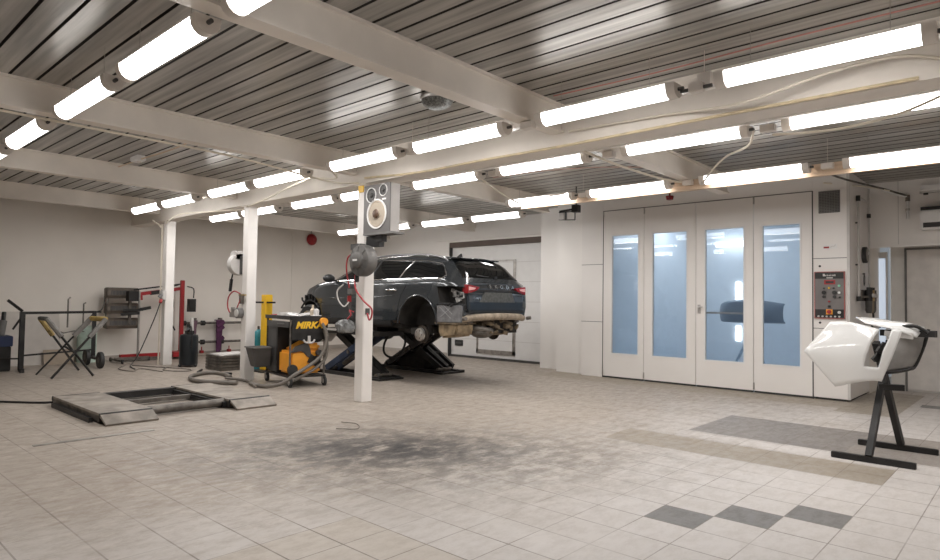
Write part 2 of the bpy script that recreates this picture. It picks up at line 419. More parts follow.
for x, y, l in ((-3.42, 4.5, 'at the first roof beam over the nearest row'), (-4.95, 4.5, 'between the third and fourth lights near the main beam'), (-3.42, 5.93, 'between the second and third lights beyond the main beam'), (-5.03, 5.93, 'behind the speaker post beyond the main beam'), (-1.82, 5.93, 'between the first two lights beyond the main beam'), (-1.8, 7.93, 'beside the pine board over the ventilation grille'), (-3.42, 7.93, 'beside the pine board over the booth doors'), (-5.0, 7.93, 'beside the pine board at its left part')):
    o = MB().box(x - .06, x + .06, y - .04, y + .04, 2.86, 2.92).box(x - .002, x + .002, y - .002, y + .002, 2.92, ZC).build('junction_box', m_cap, loc=(x, y, 2.86)); tag(o, 'small grey junction box ' + l, 'junction box', 'junction boxes along the light rows')

def cable(name, pts, r, mat, label, cat='cable', n=6):
    o = MB().tube(pts, r, 6, n).build(name, mat, smooth=1.0, loc=pts[0]); tag(o, label, cat); return o
# cables under the ceiling
cable('overhead_cable', [(-6.4, 5.01, 2.86), (-5.4, 5.01, 2.805), (-4.4, 5.015, 2.81), (-3.4, 5.01, 2.80), (-2.3, 5.015, 2.81), (-.6, 5.01, 2.815)], .013, m_tan, 'yellowish cable clipped along the lower edge of the main beam')
cable('overhead_cable', [(-3.3, 4.98, 2.92), (-2.4, 4.99, 2.90), (-1.7, 4.9, 2.845), (-1.1, 4.85, 2.92), (-.7, 4.9, 2.95), (-.45, 5.0, 2.9)], .011, m_cable, 'loose cream cable looping under the main beam at the right')
cable('overhead_cable', [(-1.75, 5.83, 2.80), (-1.45, 5.76, 2.755), (-1.15, 5.74, 2.745), (-.8, 5.74, 2.79), (-.45, 5.72, 2.90)], .011, m_cable, 'cream cable sagging below the second-row light at right')
cable('overhead_cable', [(-1.95, 5.95, 2.9), (-2.1, 6.25, 2.84), (-2.5, 6.8, 2.90), (-2.75, 7.1, 2.86), (-3.2, 7.85, 2.84)], .012, m_cable, 'slack cream cable running from the second row to the pine board')
cable('overhead_cable', [(-5.2, 5.9, 2.84), (-5.4, 6.5, 2.78), (-5.55, 7.2, 2.72), (-5.35, 7.4, 2.82), (-5.1, 7.6, 2.88)], .011, m_cable, 'cream cable drooping in a hook behind the speaker')
cable('overhead_cable', [(-6.3, 4.40, 2.86), (-6.6, 4.7, 2.83), (-7.4, 4.7, 2.93), (-8.6, 4.6, 2.91), (-10.5, 4.6, 2.92)], .011, m_cable, 'cream cable along the far lights left of the speaker post')
cable('overhead_cable', [(-6.55, 5.06, 2.82), (-6.6, 4.6, 2.78), (-6.75, 3.4, 2.90), (-6.72, 2, 2.905), (-6.7, .9, 2.91)], .012, m_cable, 'cream cable hugging the lower flange of the second roof beam')
cable('overhead_cable', [(-9.5, 5.06, 2.78), (-8.8, 4.95, 2.80), (-7.9, 4.75, 2.83), (-6.9, 4.55, 2.86)], .014, m_cable, 'taut cream cable from the middle post up to the lights')
cable('overhead_cable', [(-9.6, 5.08, 2.75), (-10.4, 4.9, 2.76), (-11.4, 4.8, 2.78), (-12.6, 5.06, 2.74)], .012, m_cable, 'cream cable strung from the middle post to the far left post')
cable('overhead_cable', [(-6.8, 3.25, 3.17), (-8, 3.24, 3.13), (-9, 3.24, 3.15), (-11.0, 3.24, 3.16)], .009, m_wood, 'thin brown cable on the ceiling beside the smoke detector')
cable('overhead_cable', [(-3.3, 4.72, 3.19), (-2.3, 4.72, 3.17), (-1.2, 4.72, 3.18), (0.2, 4.72, 3.17)], .006, M('faded_pink_cable', (.55, .25, .22), .6), 'thin red cable pinned to the ceiling over the nearest right lights')
cable('overhead_cable', [(-3.55, 5.35, 2.9), (-3.6, 6.4, 2.89), (-3.58, 7.4, 2.89), (-3.5, 7.9, 2.9)], .014, m_cable, 'cream conduit along the short roof beam before the booth')
cable('overhead_cable', [(-5.1, 6.0, 2.86), (-4.8, 6.6, 3.0), (-4.2, 6.9, 3.02), (-3.55, 7.1, 2.97)], .007, M('faded_brown_cable', (.5, .33, .28), .6), 'thin reddish cable sagging between the second row and booth')
# smoke detector and ceiling strobe
t = thing('smoke_detector', 'small white box detector on the ceiling over the left bay', 'detector', (-9.04, 3.24, 3.2))
MB().box(-9.16, -8.92, 3.18, 3.30, 3.13, 3.2).build('housing', m_white, t, bevel=.01)
MB().cyl((-9.0, 3.24, 3.13), (-9.0, 3.24, 3.115), .03, 12).build('sensor', m_cap, t)
t = thing('dome_fan', 'grey mesh dome fitting on the ceiling beside the first roof beam', 'ceiling fitting', (-4.13, 4.05, 3.2))
MB().lathe([(.15, 0), (.16, -.03), (.15, -.05)], (-4.13, 4.05, 3.2), seg=28).build('rim', m_alu, t, smooth=.8)
MB().lathe([(.148, -.05), (.13, -.09), (.09, -.115), (.04, -.125), (0, -.127)], (-4.13, 4.05, 3.2), seg=28).build('grille', M('mesh_grey', (.17, .175, .17), .5, .4, var=.5, vscale=60), t, smooth=.8)
t = thing('alarm_bell', 'round red alarm bell near the back left corner', 'alarm bell', (-14.3, 9.46, 2.88))
MB().lathe([(.05, 0), (.15, .03), (.15, .05), (.12, .10), (.05, .13), (0, .135)], (-14.3, 9.46, 2.88), 'X', 24).build('gong', m_red, t, smooth=.8)
MB().cyl((-14.29, 9.46, 3.0), (-14.29, 9.46, 3.2), .008, 6).build('wire', m_dgrey, t)
MB().cyl((-14.18, 9.46, 2.88), (-14.14, 9.46, 2.88), .03, 12).build('boss', m_redhose, t)

# ------------------------------------------------------------------ garage door
gd = struct(MB().box(GX0, GX1, GY + .10, GY + .14, 0.02, 2.62).build('door_1', m_white))
for k in range(1, 6):
    MB().box(GX0 + .03, GX1 - .01, GY + .094, GY + .10, k * .44 - .004, k * .44 + .004).build('panel_seam', m_lgrey, gd)
MB().box(GX0 - .02, GX1 + .02, GY + .02, GY + .10, 2.60, 2.72).build('header_seal', M('brown_seal', (.13, .10, .085), .7), gd)
MB().box(GX0, GX0 + .035, GY + .02, GY + .10, 0, 2.6).build('side_seal', m_seal, gd)
MB().box(GX0, GX1, GY + .06, GY + .10, 0.0, .05).build('bottom_seal', m_dgrey, gd)
wk = MB()
wk.box(-9.78, -9.73, GY + .085, GY + .10, .14, 2.24).box(-8.72, -8.64, GY + .085, GY + .10, .14, 2.24).box(-9.78, -8.64, GY + .085, GY + .10, .12, .22).box(-9.78, -8.64, GY + .085, GY + .10, 2.22, 2.26)
wk.build('wicket_frame', m_steel, gd)
lb = MB().box(-10.46, -10.21, GY + .08, GY + .10, .26, .40).build('letter_plate', m_seal, gd)
MB().box(-10.43, -10.24, GY + .075, GY + .08, .31, .35).build('flap', m_dgrey, lb)
MB().box(-10.42, -10.25, GY + .085, GY + .10, .55, .60).build('sticker', m_red, gd)

# ------------------------------------------------------------------ paint booth
BY = 9.98
bt = thing('spray_booth', 'white paint spray booth with four glazed doors and blue-lit interior', 'spray booth', (-4.2, BY, 0))
BD = 14.2
sh = MB()
sh.box(-6.31, -5.86, BY, BY + .12, 0, 3.2)                       # panel left of doors
sh.build('side_panel', m_booth, bt, bevel=.004)
for z in (.98, 2.01): MB().box(-6.31, -5.87, BY - .003, BY, z - .004, z + .004).build('panel_seam', m_dgrey, bt)
MB().box(-5.86, -2.46, BY, BY + .12, 2.965, 3.2).build('header', m_booth, bt)
cab = MB().box(-2.46, -2.0, BY, 11.25, .03, 3.2).build('cabinet', m_booth, bt, bevel=.004)
MB().box(-2.44, -2.03, BY + .02, 11.2, 0, .03).build('plinth', m_seal, cab)
for z in (1.0, 1.99): MB().box(-2.455, -2.01, BY - .003, BY, z - .004, z + .004).build('panel_seam', m_dgrey, cab)
MB().box(-2.03, -1.995, BY - .012, BY + .02, .03, 3.2).build('corner_strip', m_lgrey, cab)
for z in (1.08, 1.88): MB().cyl((-2.37, BY - .006, z), (-2.37, BY, z), .016, 12).build('lock', m_seal, cab)
vent = MB().box(-2.41, -2.08, BY - .012, BY, 2.60, 2.97).build('vent_frame', m_booth, cab, bevel=.004)
vb = MB(); vb.box(-2.38, -2.11, BY - .014, BY - .011, 2.63, 2.94)
vb.build('vent_recess', m_seal, vent)
vs = MB()
for k in range(14): vs.box(-2.38, -2.11, BY - .020, BY - .014, 2.637 + k * .0225, 2.651 + k * .0225)
for k in range(9): vs.box(-2.375 + k * .0325, -2.368 + k * .0325, BY - .022, BY - .014, 2.63, 2.94)
vs.build('grille', m_mgrey, vent)
# control panel with screen, knobs, main switch
cp = MB().box(-2.43, -2.06, BY - .03, BY, 1.15, 1.79).build('control_panel', M('panel_face', (.17, .155, .15), .45), cab, bevel=.004)
pf = MB()
for a in ((-2.435, -2.055, 1.79, 1.80), (-2.435, -2.055, 1.14, 1.15), (-2.435, -2.425, 1.14, 1.80), (-2.065, -2.055, 1.14, 1.80)): pf.box(a[0], a[1], BY - .034, BY, a[2], a[3])
pf.build('red_rim', M('muted_red_rim', (.35, .09, .08), .5), cp)
MB().box(-2.425, -2.065, BY - .032, BY - .03, 1.70, 1.79).build('top_band', m_dark, cp)
MB().box(-2.425, -2.065, BY - .032, BY - .03, 1.155, 1.27).build('bottom_band', m_dark, cp)
lm = MB()
for k, (w, h) in enumerate(((.03, .034), (.016, .02), (.016, .022), (.02, .018), (.014, .022), (.02, .02), (.016, .024))): lm.box(-2.325 + k * .024, -2.325 + k * .024 + w * .8, BY - .034, BY - .032, 1.735, 1.735 + h)
lm.box(-2.28, -2.20, BY - .034, BY - .032, 1.705, 1.718)
lm.build('panel_lettering', m_lgrey, cp)
MB().box(-2.31, -2.17, BY - .034, BY - .03, 1.62, 1.68).build('display', m_red, cp)
MB().box(-2.29, -2.19, BY - .036, BY - .034, 1.635, 1.665).build('display_digits', m_dark, cp)
bn = lambda x, z, r, m, nm: MB().cyl((x, BY - .055, z), (x, BY - .03, z), r, 14).build(nm, m, cp, smooth=.6)
for x in (-2.31, -2.18): bn(x, 1.505, .027, m_dark, 'selector_knob'); bn(x, 1.445, .02, m_dark, 'selector_knob')
bn(-2.12, 1.60, .016, M('green_lens', (.25, .6, .42), .3), 'pilot_lamp'); bn(-2.12, 1.505, .016, m_white, 'pilot_lamp')
bn(-2.245, 1.57, .012, m_yellow, 'pilot_lamp'); bn(-2.31, 1.565, .011, m_dark, 'push_button'); bn(-2.19, 1.565, .011, m_dark, 'push_button'); bn(-2.115, 1.44, .012, m_dark, 'push_button')
bn(-2.245, 1.38, .013, m_red, 'push_button'); bn(-2.245, 1.31, .018, m_dark, 'push_button')
MB().box(-2.285, -2.205, BY - .04, BY - .03, 1.20, 1.27).build('switch_plate', m_orange, cp)
bn(-2.245, 1.235, .028, m_red, 'main_switch'); bn(-2.12, 1.23, .02, m_lgrey, 'push_button')
for k in range(6): bn(-2.38 + k * .052, 1.17, .012, m_lgrey, 'small_button')
# little red and white badge above the panel
bd = MB().box(-2.32, -2.15, BY - .004, BY, 2.12, 2.19).build('maker_badge', m_white, cab)
MB().box(-2.32, -2.25, BY - .006, BY - .004, 2.13, 2.155).build('badge_mark', m_red, bd)
MB().tube([(-2.24, BY - .005, 2.14), (-2.21, BY - .005, 2.16), (-2.19, BY - .005, 2.15), (-2.17, BY - .005, 2.18)], .004, 6).build('badge_script', m_lgrey, bd)
# door leaves
m_pane = GLASS('booth_glass', (.87, .905, .94), .02, 1.45)
leaves = [(-5.855, -5.075, -5.68, -5.18), (-5.065, -4.17, -4.91, -4.32), (-4.16, -3.28, -4.01, -3.42), (-3.27, -2.465, -3.14, -2.63)]
for i, (a, b, wa, wb) in enumerate(leaves):
    d = MB().box(a, wa, BY - .005, BY + .05, .03, 2.955).box(wb, b, BY - .005, BY + .05, .03, 2.955).box(wa, wb, BY - .005, BY + .05, .03, .44).box(wa, wb, BY - .005, BY + .05, 2.505, 2.955).build('door_leaf', m_booth, bt)
    e = .022; g = MB()
    g.box(wa - e, wa, BY - .012, BY - .005, .44 - e, 2.505 + e).box(wb, wb + e, BY - .012, BY - .005, .44 - e, 2.505 + e).box(wa, wb, BY - .012, BY - .005, .44 - e, .44).box(wa, wb, BY - .012, BY - .005, 2.505, 2.505 + e)
    g.build('window_bead', m_white, d)
    MB().box(wa, wb, BY + .018, BY + .024, .44, 2.505).build('window_pane', m_pane, d)
    MB().box(a + .01, b - .01, BY, BY + .04, .005, .03).build('bottom_seal', m_seal, d)
    for z in (.1, 2.9):
        if i in (0, 1, 3): MB().cyl((a, BY - .012, z - .05), (a, BY - .012, z + .05), .012, 8).build('hinge', m_steel, d)
    if i == 2:
        MB().box(wa, wb, BY + .026, BY + .06, 1.17, 1.20).build('push_bar', m_steel, d)
        h = MB().box(-4.13, -4.09, BY - .02, BY - .005, 1.17, 1.31).build('lock_plate', m_steel, d)
        MB().tube([(-4.11, BY - .02, 1.275), (-4.11, BY - .055, 1.275), (-4.03, BY - .06, 1.275)], .011, 8).build('lever_handle', m_alu, h, smooth=.8)
gap = MB()
for x in (-5.86, -2.462): gap.box(x - .008, x + .008, BY - .006, BY + .05, 0, 2.965)
gap.box(-5.86, -2.46, BY - .006, BY + .05, 2.955, 2.967)
gap.build('door_gasket', m_dgrey, bt)
# inside of the booth
inn = MB()
inn.box(-6.2, -6.1, BY + .12, BD, 0, 3.1).box(-2.5, -2.46, BY + .12, 11.25, 0, 3.1).box(-2.5, -2.2, 11.25, BD, 0, 3.1).box(-6.2, -2.2, BD, BD + .1, 0, 3.1)
inn.build('inner_wall', m_boothin, bt)
MB().box(-6.1, -2.3, BY + .12, BD, 3.0, 3.1).build('inner_ceiling', m_boothin, bt)
MB().box(-6.1, -2.3, BY + .12, BD, 0, .02).build('inner_floor', M('booth_grating', (.38, .47, .56), .6, var=.25, vscale=20), bt)
def btube(x0, x1, y0, y1, z0, z1): MB().box(x0, x1, y0, y1, z0, z1).build('light_tube', m_blamp, bt)
for x in (-5.75, -2.75): btube(x, x + .12, 10.9, 13.8, 2.93, 2.97)
btube(-6.0, -5.3, 12.6, 13.0, 2.93, 2.97); btube(-5.4, -4.6, 14.0, 14.1, 2.60, 2.70); btube(-5.0, -4.3, 12.6, 13.3, 2.93, 2.97); btube(-4.2, -3.0, 11.0, 11.12, 2.93, 2.97); btube(-4.0, -2.9, 12.9, 13.02, 2.93, 2.97)
btube(-5.02, -4.92, BD - .05, BD - .02, 1.2, 1.82); btube(-5.02, -4.92, BD - .05, BD - .02, .54, .86)
btube(-2.34, -2.30, 12.2, 12.3, 1.7, 2.2)

# bumper waiting inside the booth
t = thing('bumper_cover', 'dark bumper cover on a stand seen through the booth glass', 'bumper', (-4.0, 12.6, 0))
bmp = MB()
pr = [(0, 0), (.10, .02), (.16, .12), (.17, .26), (.12, .40), (.04, .44), (.02, .42), (.10, .38), (.14, .26), (.13, .13), (.08, .05), (0, .03)]
n = 13; rings = []
for k in range(n):
    u = -1 + 2 * k / (n - 1); x = -4.2 + u * .58; bow = .28 * (1 - u * u) - .25 * max(0, abs(u) - .75) * 4 * .3
    rings.append([bmp.bm.verts.new((x, 12.7 - bow - p[0], .98 + p[1] * (1 - .15 * u * u))) for p in pr])
for A, B in zip(rings, rings[1:]):
    for i in range(len(pr)): bmp._f([A[i], A[(i + 1) % len(pr)], B[(i + 1) % len(pr)], B[i]])
bmp._f(rings[0]); bmp._f(rings[-1][::-1])
bmp.build('cover', M('booth_bumper_blue_grey', (.17, .215, .27), .35), t, smooth=.7)
st = MB()
for s in (-1, 1): st.bar((-4.2 + s * .35, 12.6, 0.02), (-4.2 - s * .15, 12.6, 1.08), .04).bar((-4.2 + s * .35, 12.3, .04), (-4.2 + s * .35, 12.9, .04), .04)
st.build('stand', M('pale_blue_stand', (.42, .52, .62), .5), t)

# ------------------------------------------------------------------ right-hand wall, recess and doors
WY = 11.25
struct(MB().box(-2.0, XR, WY, WY + .12, 2.22, 3.2).build('wall_upper', m_wallwhite))
struct(MB().box(-1.05, -1.04, WY - .003, WY, 2.25, 3.2).box(-1.62, -1.61, WY - .003, WY, 2.25, 3.2).build('trim_5', m_lgrey))
struct(MB().box(-2.0, XR, WY - .03, WY, 2.21, 2.25).build('trim_6', m_wallwhite))
RY = 12.05
struct(MB().box(-1.84, XR, RY, RY + .12, 0, 2.6).build('wall_recess', M('recess_wall_paint', (.80, .78, .75), .7, var=.03)))
struct(MB().box(-2.15, -2.0, WY, RY + .1, 0, 2.6).build('wall_recess_side', m_wall))
struct(MB().box(-2.0, XR, WY + .12, RY + .12, 2.5, 2.6).build('ceiling_recess', m_wall))
d2 = struct(MB().box(-1.62, -.55, RY - .035, RY, .03, 2.22).build('door_2', M('door_leaf_paint', (.76, .73, .70), .5), bevel=.004))
MB().box(-1.65, -1.625, RY - .04, RY, 0, 2.25).box(-.545, -.52, RY - .04, RY, 0, 2.25).box(-1.65, -.52, RY - .04, RY, 2.222, 2.25).build('door_frame', m_mgrey, d2)
MB().cyl((-.65, RY - .09, 1.05), (-.65, RY - .035, 1.05), .012, 8).cyl((-.65, RY - .085, 1.05), (-.75, RY - .085, 1.05), .011, 8).build('door_handle', m_steel, d2)
# bluish glazed door strip standing in the recess
d3 = struct(MB().box(-2.04, -2.01, RY - .03, RY + .03, 0, 2.2).box(-1.905, -1.88, RY - .03, RY + .03, 0, 2.2).box(-2.01, -1.905, RY - .03, RY + .03, 0, .25).box(-2.01, -1.905, RY - .03, RY + .03, 2.1, 2.2).build('door_3', m_white))
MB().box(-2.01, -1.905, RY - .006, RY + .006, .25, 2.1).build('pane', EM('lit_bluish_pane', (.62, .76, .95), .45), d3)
MB().box(-2.01, -1.975, RY - .045, RY - .03, .98, 1.10).cyl((-1.99, RY - .05, 1.06), (-1.92, RY - .05, 1.06), .01, 8).build('door_handle', m_dgrey, d3)

# air conditioner, wall lamp, pipe over the recess
t = thing('air_conditioner', 'white split air conditioner above the recess at the right edge', 'air conditioner', (-.95, WY - .12, 2.42))
MB().box(-1.33, -.5, WY - .2, WY, 2.43, 2.71).build('housing', m_white, t, bevel=.02)
MB().box(-1.29, -.56, WY - .205, WY - .19, 2.46, 2.53).build('air_outlet', m_seal, t)
MB().box(-1.32, -.52, WY - .19, WY - .01, 2.71, 2.76).build('top_grille', m_dark, t)
t = thing('strip_lamp', 'white batten lamp on the wall above the air conditioner', 'wall lamp', (-.95, WY - .08, 3.0))
MB().box(-1.33, -.4, WY - .12, WY, 3.0, 3.09).build('housing', m_white, t, bevel=.015)
MB().box(-1.34, -.42, WY - .11, WY - .01, 2.975, 3.0).build('diffuser', m_lgrey, t)
MB().cyl((-1.27, WY - .06, 2.975), (-1.27, WY - .06, 2.95), .03, 10).build('socket', m_seal, t)
o = MB().tube([(-1.78, WY - .25, 3.05), (-1.6, WY - .12, 2.98), (-1.5, WY - .06, 2.95), (-1.49, WY - .05, 2.9), (-1.49, WY - .05, 2.62)], .02, 8).build('metal_air_pipe', m_alu, smooth=.8, loc=(-1.49, WY - .05, 2.55)); tag(o, 'bright metal air pipe turning down the wall left of the wall lamp', 'pipe')
c = MB().cyl((-1.49, WY - .05, 2.74), (-1.49, WY - .05, 2.77), .028, 10).box(-1.505, -1.475, WY - .06, WY, 2.745, 2.765).build('pipe_collar', m_steel, o)
c = MB().cyl((-1.49, WY - .05, 2.88), (-1.49, WY - .05, 2.97), .03, 10).build('valve', m_dsteel, o)
cable('air_hose', [(-1.5, WY - .06, 2.96), (-1.7, 10.6, 3.0), (-1.98, 9.6, 3.02), (-2.05, 8.4, 2.98)], .014, m_dsteel, 'dark cable bundle from the pipe elbow towards the pine board')
cable('overhead_cable', [(-1.55, WY - .05, 2.98), (-1.75, 10.5, 3.0), (-2.3, 9.9, 3.05)], .012, m_cable, 'cream cable slanting from the booth top to the wall pipe')

# pipes, gauge and regulators on the booth side
SX = -2.0
o = MB().tube([(SX + .035, 10.36, 1.42), (SX + .035, 10.36, 2.84), (SX + .035, 10.44, 2.88), (SX + .035, 11.0, 2.88)], .016, 8).build('air_pipe', m_lgrey, smooth=.8, loc=(SX + .03, 10.36, 1.42)); tag(o, 'white air pipe with an elbow on the side of the spray booth', 'pipe')
MB().cyl((SX + .035, 10.36, 2.82), (SX + .035, 10.36, 2.90), .028, 10).build('elbow', m_seal, o)
MB().cyl((SX + .035, 10.36, 1.39), (SX + .035, 10.36, 1.46), .028, 10).build('coupling', m_seal, o)
for z in (1.9, 2.5): MB().box(SX, SX + .03, 10.335, 10.385, z, z + .02).build('pipe_clip', m_dgrey, o)
o = MB().tube([(SX + .03, 11.12, 1.6), (SX + .03, 11.12, 3.1)], .014, 8).build('air_pipe', m_lgrey, smooth=.8, loc=(SX + .03, 11.12, 1.6)); tag(o, 'straight white air pipe rising from the air filters beside the recess', 'pipe')
MB().cyl((SX + .03, 11.12, 2.66), (SX + .03, 11.12, 2.72), .028, 10).build('valve', m_seal, o)
t = thing('round_gauge', 'round dark pressure gauge on the booth side above the filters', 'gauge', (SX, 10.85, 2.08))
MB().lathe([(.12, 0), (.12, .05), (.10, .06)], (SX, 10.85, 2.08), 'X', 28).build('bezel', m_seal, t, smooth=.6)
MB().lathe([(.098, .058), (.098, .062)], (SX, 10.85, 2.08), 'X', 28).build('dial', M('brownish_dial', (.25, .22, .19), .4), t)
MB().bar((SX + .064, 10.85, 2.08), (SX + .064, 10.91, 2.13), .008).build('needle', m_white, t)
t = thing('hanging_hook', 'small dark ring hook hanging under the gauge on the booth side', 'hook', (SX, 10.82, 1.75))
MB().tube([(SX + .02, 10.82 + .04 * math.cos(a), 1.71 + .08 * math.sin(a)) for a in [2 * PI * k / 16 for k in range(17)]], .006, 6).build('ring', m_dgrey, t)
MB().cyl((SX, 10.82, 1.8), (SX + .03, 10.82, 1.8), .012, 8).build('peg', m_dgrey, t)
t = thing('air_filter_set', 'cluster of brass and dark air filter regulators on the booth side', 'air regulator', (SX + .08, 10.95, 1.35))
MB().box(SX, SX + .03, 10.7, 11.2, 1.40, 1.56).build('mount_plate', m_dsteel, t)
for k, yv in enumerate((10.76, 10.9, 11.04)):
    f = MB().cyl((SX + .085, yv, 1.40), (SX + .085, yv, 1.56), .05, 14).build('filter_head', [m_dark, M('brass', (.45, .32, .16), .4, .7), m_dsteel][k], t, smooth=.6)
    MB().lathe([(.045, 0), (.045, -.14), (.03, -.18), (0, -.18)], (SX + .085, yv, 1.40), seg=14).build('bowl', [m_dgrey, M('smoked_bowl', (.25, .2, .14), .2), m_dgrey][k], f, smooth=.6)
    MB().cyl((SX + .085, yv, 1.56), (SX + .085, yv, 1.60), .03, 12).build('knob', m_seal, f)
    MB().cyl((SX + .13, yv, 1.48), (SX + .15, yv, 1.48), .03, 12).build('pressure_gauge', m_lgrey, f)
MB().tube([(SX + .03, 10.36, 1.44), (SX + .06, 10.5, 1.46), (SX + .085, 10.72, 1.46)], .016, 8).build('inlet_pipe', m_dsteel, t)
MB().tube([(SX + .09, 11.04, 1.23), (SX + .09, 11.06, 1.15), (SX + .07, 11.08, 1.05), (SX + .05, 11.1, 0.9)], .014, 8, 4).build('outlet_hose', m_seal, t)
# ------------------------------------------------------------------ the car on the lift
CX, CY, CZ = -8.2, 7.45, 0.60
m_paint = M('car_paint', (.040, .045, .050), .2, .35, var=.06, coat=.8)
m_chrome = M('chrome', (.75, .75, .75), .12, 1.0, var=.02)
m_cglass = M('tinted_glass', (.006, .0065, .007), .04, 0, var=.1, spec=.42)
m_trim = M('black_trim', (.015, .015, .016), .45)
m_bare = M('bare_inner_panel', (.155, .155, .16), .5, 0, var=.25, vscale=15)
m_tail = M('tail_lamp_red', (.26, .008, .014), .12, 0, coat=1)
m_tyre = M('tyre_rubber', (.02, .02, .02), .7)
# stations: x, top, belt, half width, roof half width, bottom
T = np.array([
 (-10.18, .66, .64, .60, .40, .36), (-10.13, .77, .73, .72, .52, .28), (-10.02, .86, .80, .83, .62, .24), (-9.80, .965, .90, .915, .68, .25),
 (-9.50, 1.035, .98, .945, .72, .30), (-9.22, 1.075, 1.02, .95, .76, .32), (-9.00, 1.17, 1.03, .95, .76, .33), (-8.75, 1.275, 1.035, .95, .72, .33),
 (-8.50, 1.365, 1.035, .95, .68, .33), (-8.25, 1.415, 1.035, .95, .655, .33), (-7.9, 1.44, 1.035, .95, .645, .33), (-7.4, 1.445, 1.04, .95, .635, .33),
 (-7.0, 1.425, 1.045, .945, .625, .33), (-6.75, 1.40, 1.05, .94, .61, .34), (-6.55, 1.365, 1.05, .925, .59, .38), (-6.40, 1.30, 1.04, .905, .60, .42),
 (-6.28, 1.19, 1.02, .88, .64, .44), (-6.18, 1.075, .98, .85, .68, .45), (-6.12, .99, .92, .81, .70, .455), (-6.085, .93, .88, .76, .68, .46)])
def row(x): return [float(np.interp(x, T[:, 0], T[:, k])) for k in range(1, 6)]
def sec(x):
    zt, zb, W, Wr, z0 = row(x)
    zb = min(zb, zt - .03); h = zt - zb; e = min(.07, h * .5)
    side = [(0, z0), (W - .14, z0), (W - .035, z0 + .03), (W - .008, z0 + .14), (W, min(.62, zb - .12)), (W - .004, zb - .10), (W - .02, zb - .04), (W - .045, zb)]
    a, b = (W - .055, zb + .004), (Wr, zt - e)
    gh = [(a[0] + (b[0] - a[0]) * t + .022 * math.sin(PI * t) * min(1, h / .3), a[1] + (b[1] - a[1]) * t) for t in (.0, .25, .5, .75, 1)]
    top = [(Wr - .05, zt - e * .35), (Wr - .13, zt - e * .08), (Wr * .5, zt), (0, zt + .012)]
    return side + gh + top
xs = sorted(set(list(T[:, 0]) + list(np.arange(-9.9, -6.4, .12))))
cb = MB(); rings = []
for x in xs:
    s = sec(x); pts = [(y, z) for y, z in s] + [(-y, z) for y, z in s[-2:0:-1]]
    rings.append([cb.bm.verts.new((x, CY + y, CZ + z)) for y, z in pts])
for A, B in zip(rings, rings[1:]):
    n = len(A)
    for k in range(n): cb._f([A[k], A[(k + 1) % n], B[(k + 1) % n], B[k]])
cb._f(rings[0]); cb._f(rings[-1][::-1])
car = thing('car', 'dark grey-blue estate car without rear bumper or rear wheel on the scissor lift', 'car', (CX, CY, CZ + .2))
body = cb.build('body', m_paint, car, smooth=.55)
def cut(target, mb, mat):
    c = mb.build('cutter', mat); md = target.modifiers.new('b', 'BOOLEAN'); md.object = c; md.operation = 'DIFFERENCE'; md.solver = 'EXACT'; md.material_mode = 'TRANSFER'
    bpy.context.view_layer.update()
    me = bpy.data.meshes.new_from_object(target.evaluated_get(bpy.context.evaluated_depsgraph_get()))
    target.modifiers.clear(); old = target.data; target.data = me; me.name = target.name; bpy.data.objects.remove(c)
RH, FH = (-6.83, .80), (-9.71, .87)
for s in (-1, 1):
    for hx, zc, r in ((-6.83, .965, .42), (-9.71, .985, .415)):
        y0, y1 = sorted((CY + s * 1.1, CY + s * .56))
        b = MB(); b.lathe([(r, y0), (r, y1)], (hx, 0, zc), 'Y', 40); cut(body, b, m_ubody)
        b = MB(); b.box(hx - r, hx + r, y0, y1, .3, zc); cut(body, b, m_ubody)
# opening where the left tail lamp and bumper were
b = MB(); b.prism([(-6.45, 1.52), (-6.40, 1.29), (-6.22, 1.27), (-6.0, 1.27), (-6.0, 1.50), (-6.2, 1.53)], 'Y', CY - 1.1, CY - .68); cut(body, b, m_ubody)
b = MB(); b.box(-6.46, -6.0, CY - 1.1, CY - .80, .9, 1.262); cut(body, b, m_ubody)
b = MB(); b.box(-6.62, -6.0, CY + .80, CY + 1.1, .9, 1.26); cut(body, b, m_bare)
for p in body.data.polygons: p.use_smooth = True
try: body.data.set_sharp_from_angle(angle=.6)
except Exception: pass

def side(x, z):
    s = sec(x)[3:13]; zz = [p[1] for p in s]; yy = [p[0] for p in s]
    return float(np.interp(z, zz, yy))
def topz(x, y):
    s = sec(x)[7:]; return float(np.interp(abs(y), [p[0] for p in s][::-1], [p[1] for p in s][::-1]))
def patch(poly, kind, name, mat, parent, off=.006, th=.012, sgn=-1, step=(.09, .06)):
    """Curved panel following the car skin. kind 'side': poly in (x, z); kind 'top': poly in (x, y)."""
    m = MB(); vs = [m.bm.verts.new((u, v, 0)) for u, v in poly]; m.bm.faces.new(vs)
    us = [p[0] for p in poly]; ws = [p[1] for p in poly]
    for a, lo, hi, st in ((0, min(us), max(us), step[0]), (1, min(ws), max(ws), step[1])):
        q = lo + st
        while q < hi:
            g = m.bm.verts[:] + m.bm.edges[:] + m.bm.faces[:]
            bmesh.ops.bisect_plane(m.bm, geom=g, plane_co=(q if a == 0 else 0, q if a == 1 else 0, 0), plane_no=(1 - a, a, 0)); q += st
    front = list(m.bm.faces)
    ext = bmesh.ops.extrude_face_region(m.bm, geom=front)
    back = {v for v in ext['geom'] if isinstance(v, bmesh.types.BMVert)}
    for v in m.bm.verts:
        u, w = v.co.x, v.co.y; o = off if v in back else off - th
        if kind == 'side': v.co = (u, CY + sgn * (side(u, w) + o), CZ + w)
        else: v.co = (u, CY + w, CZ + topz(u, w) + o)
    return m.build(name, mat, parent, smooth=.7)

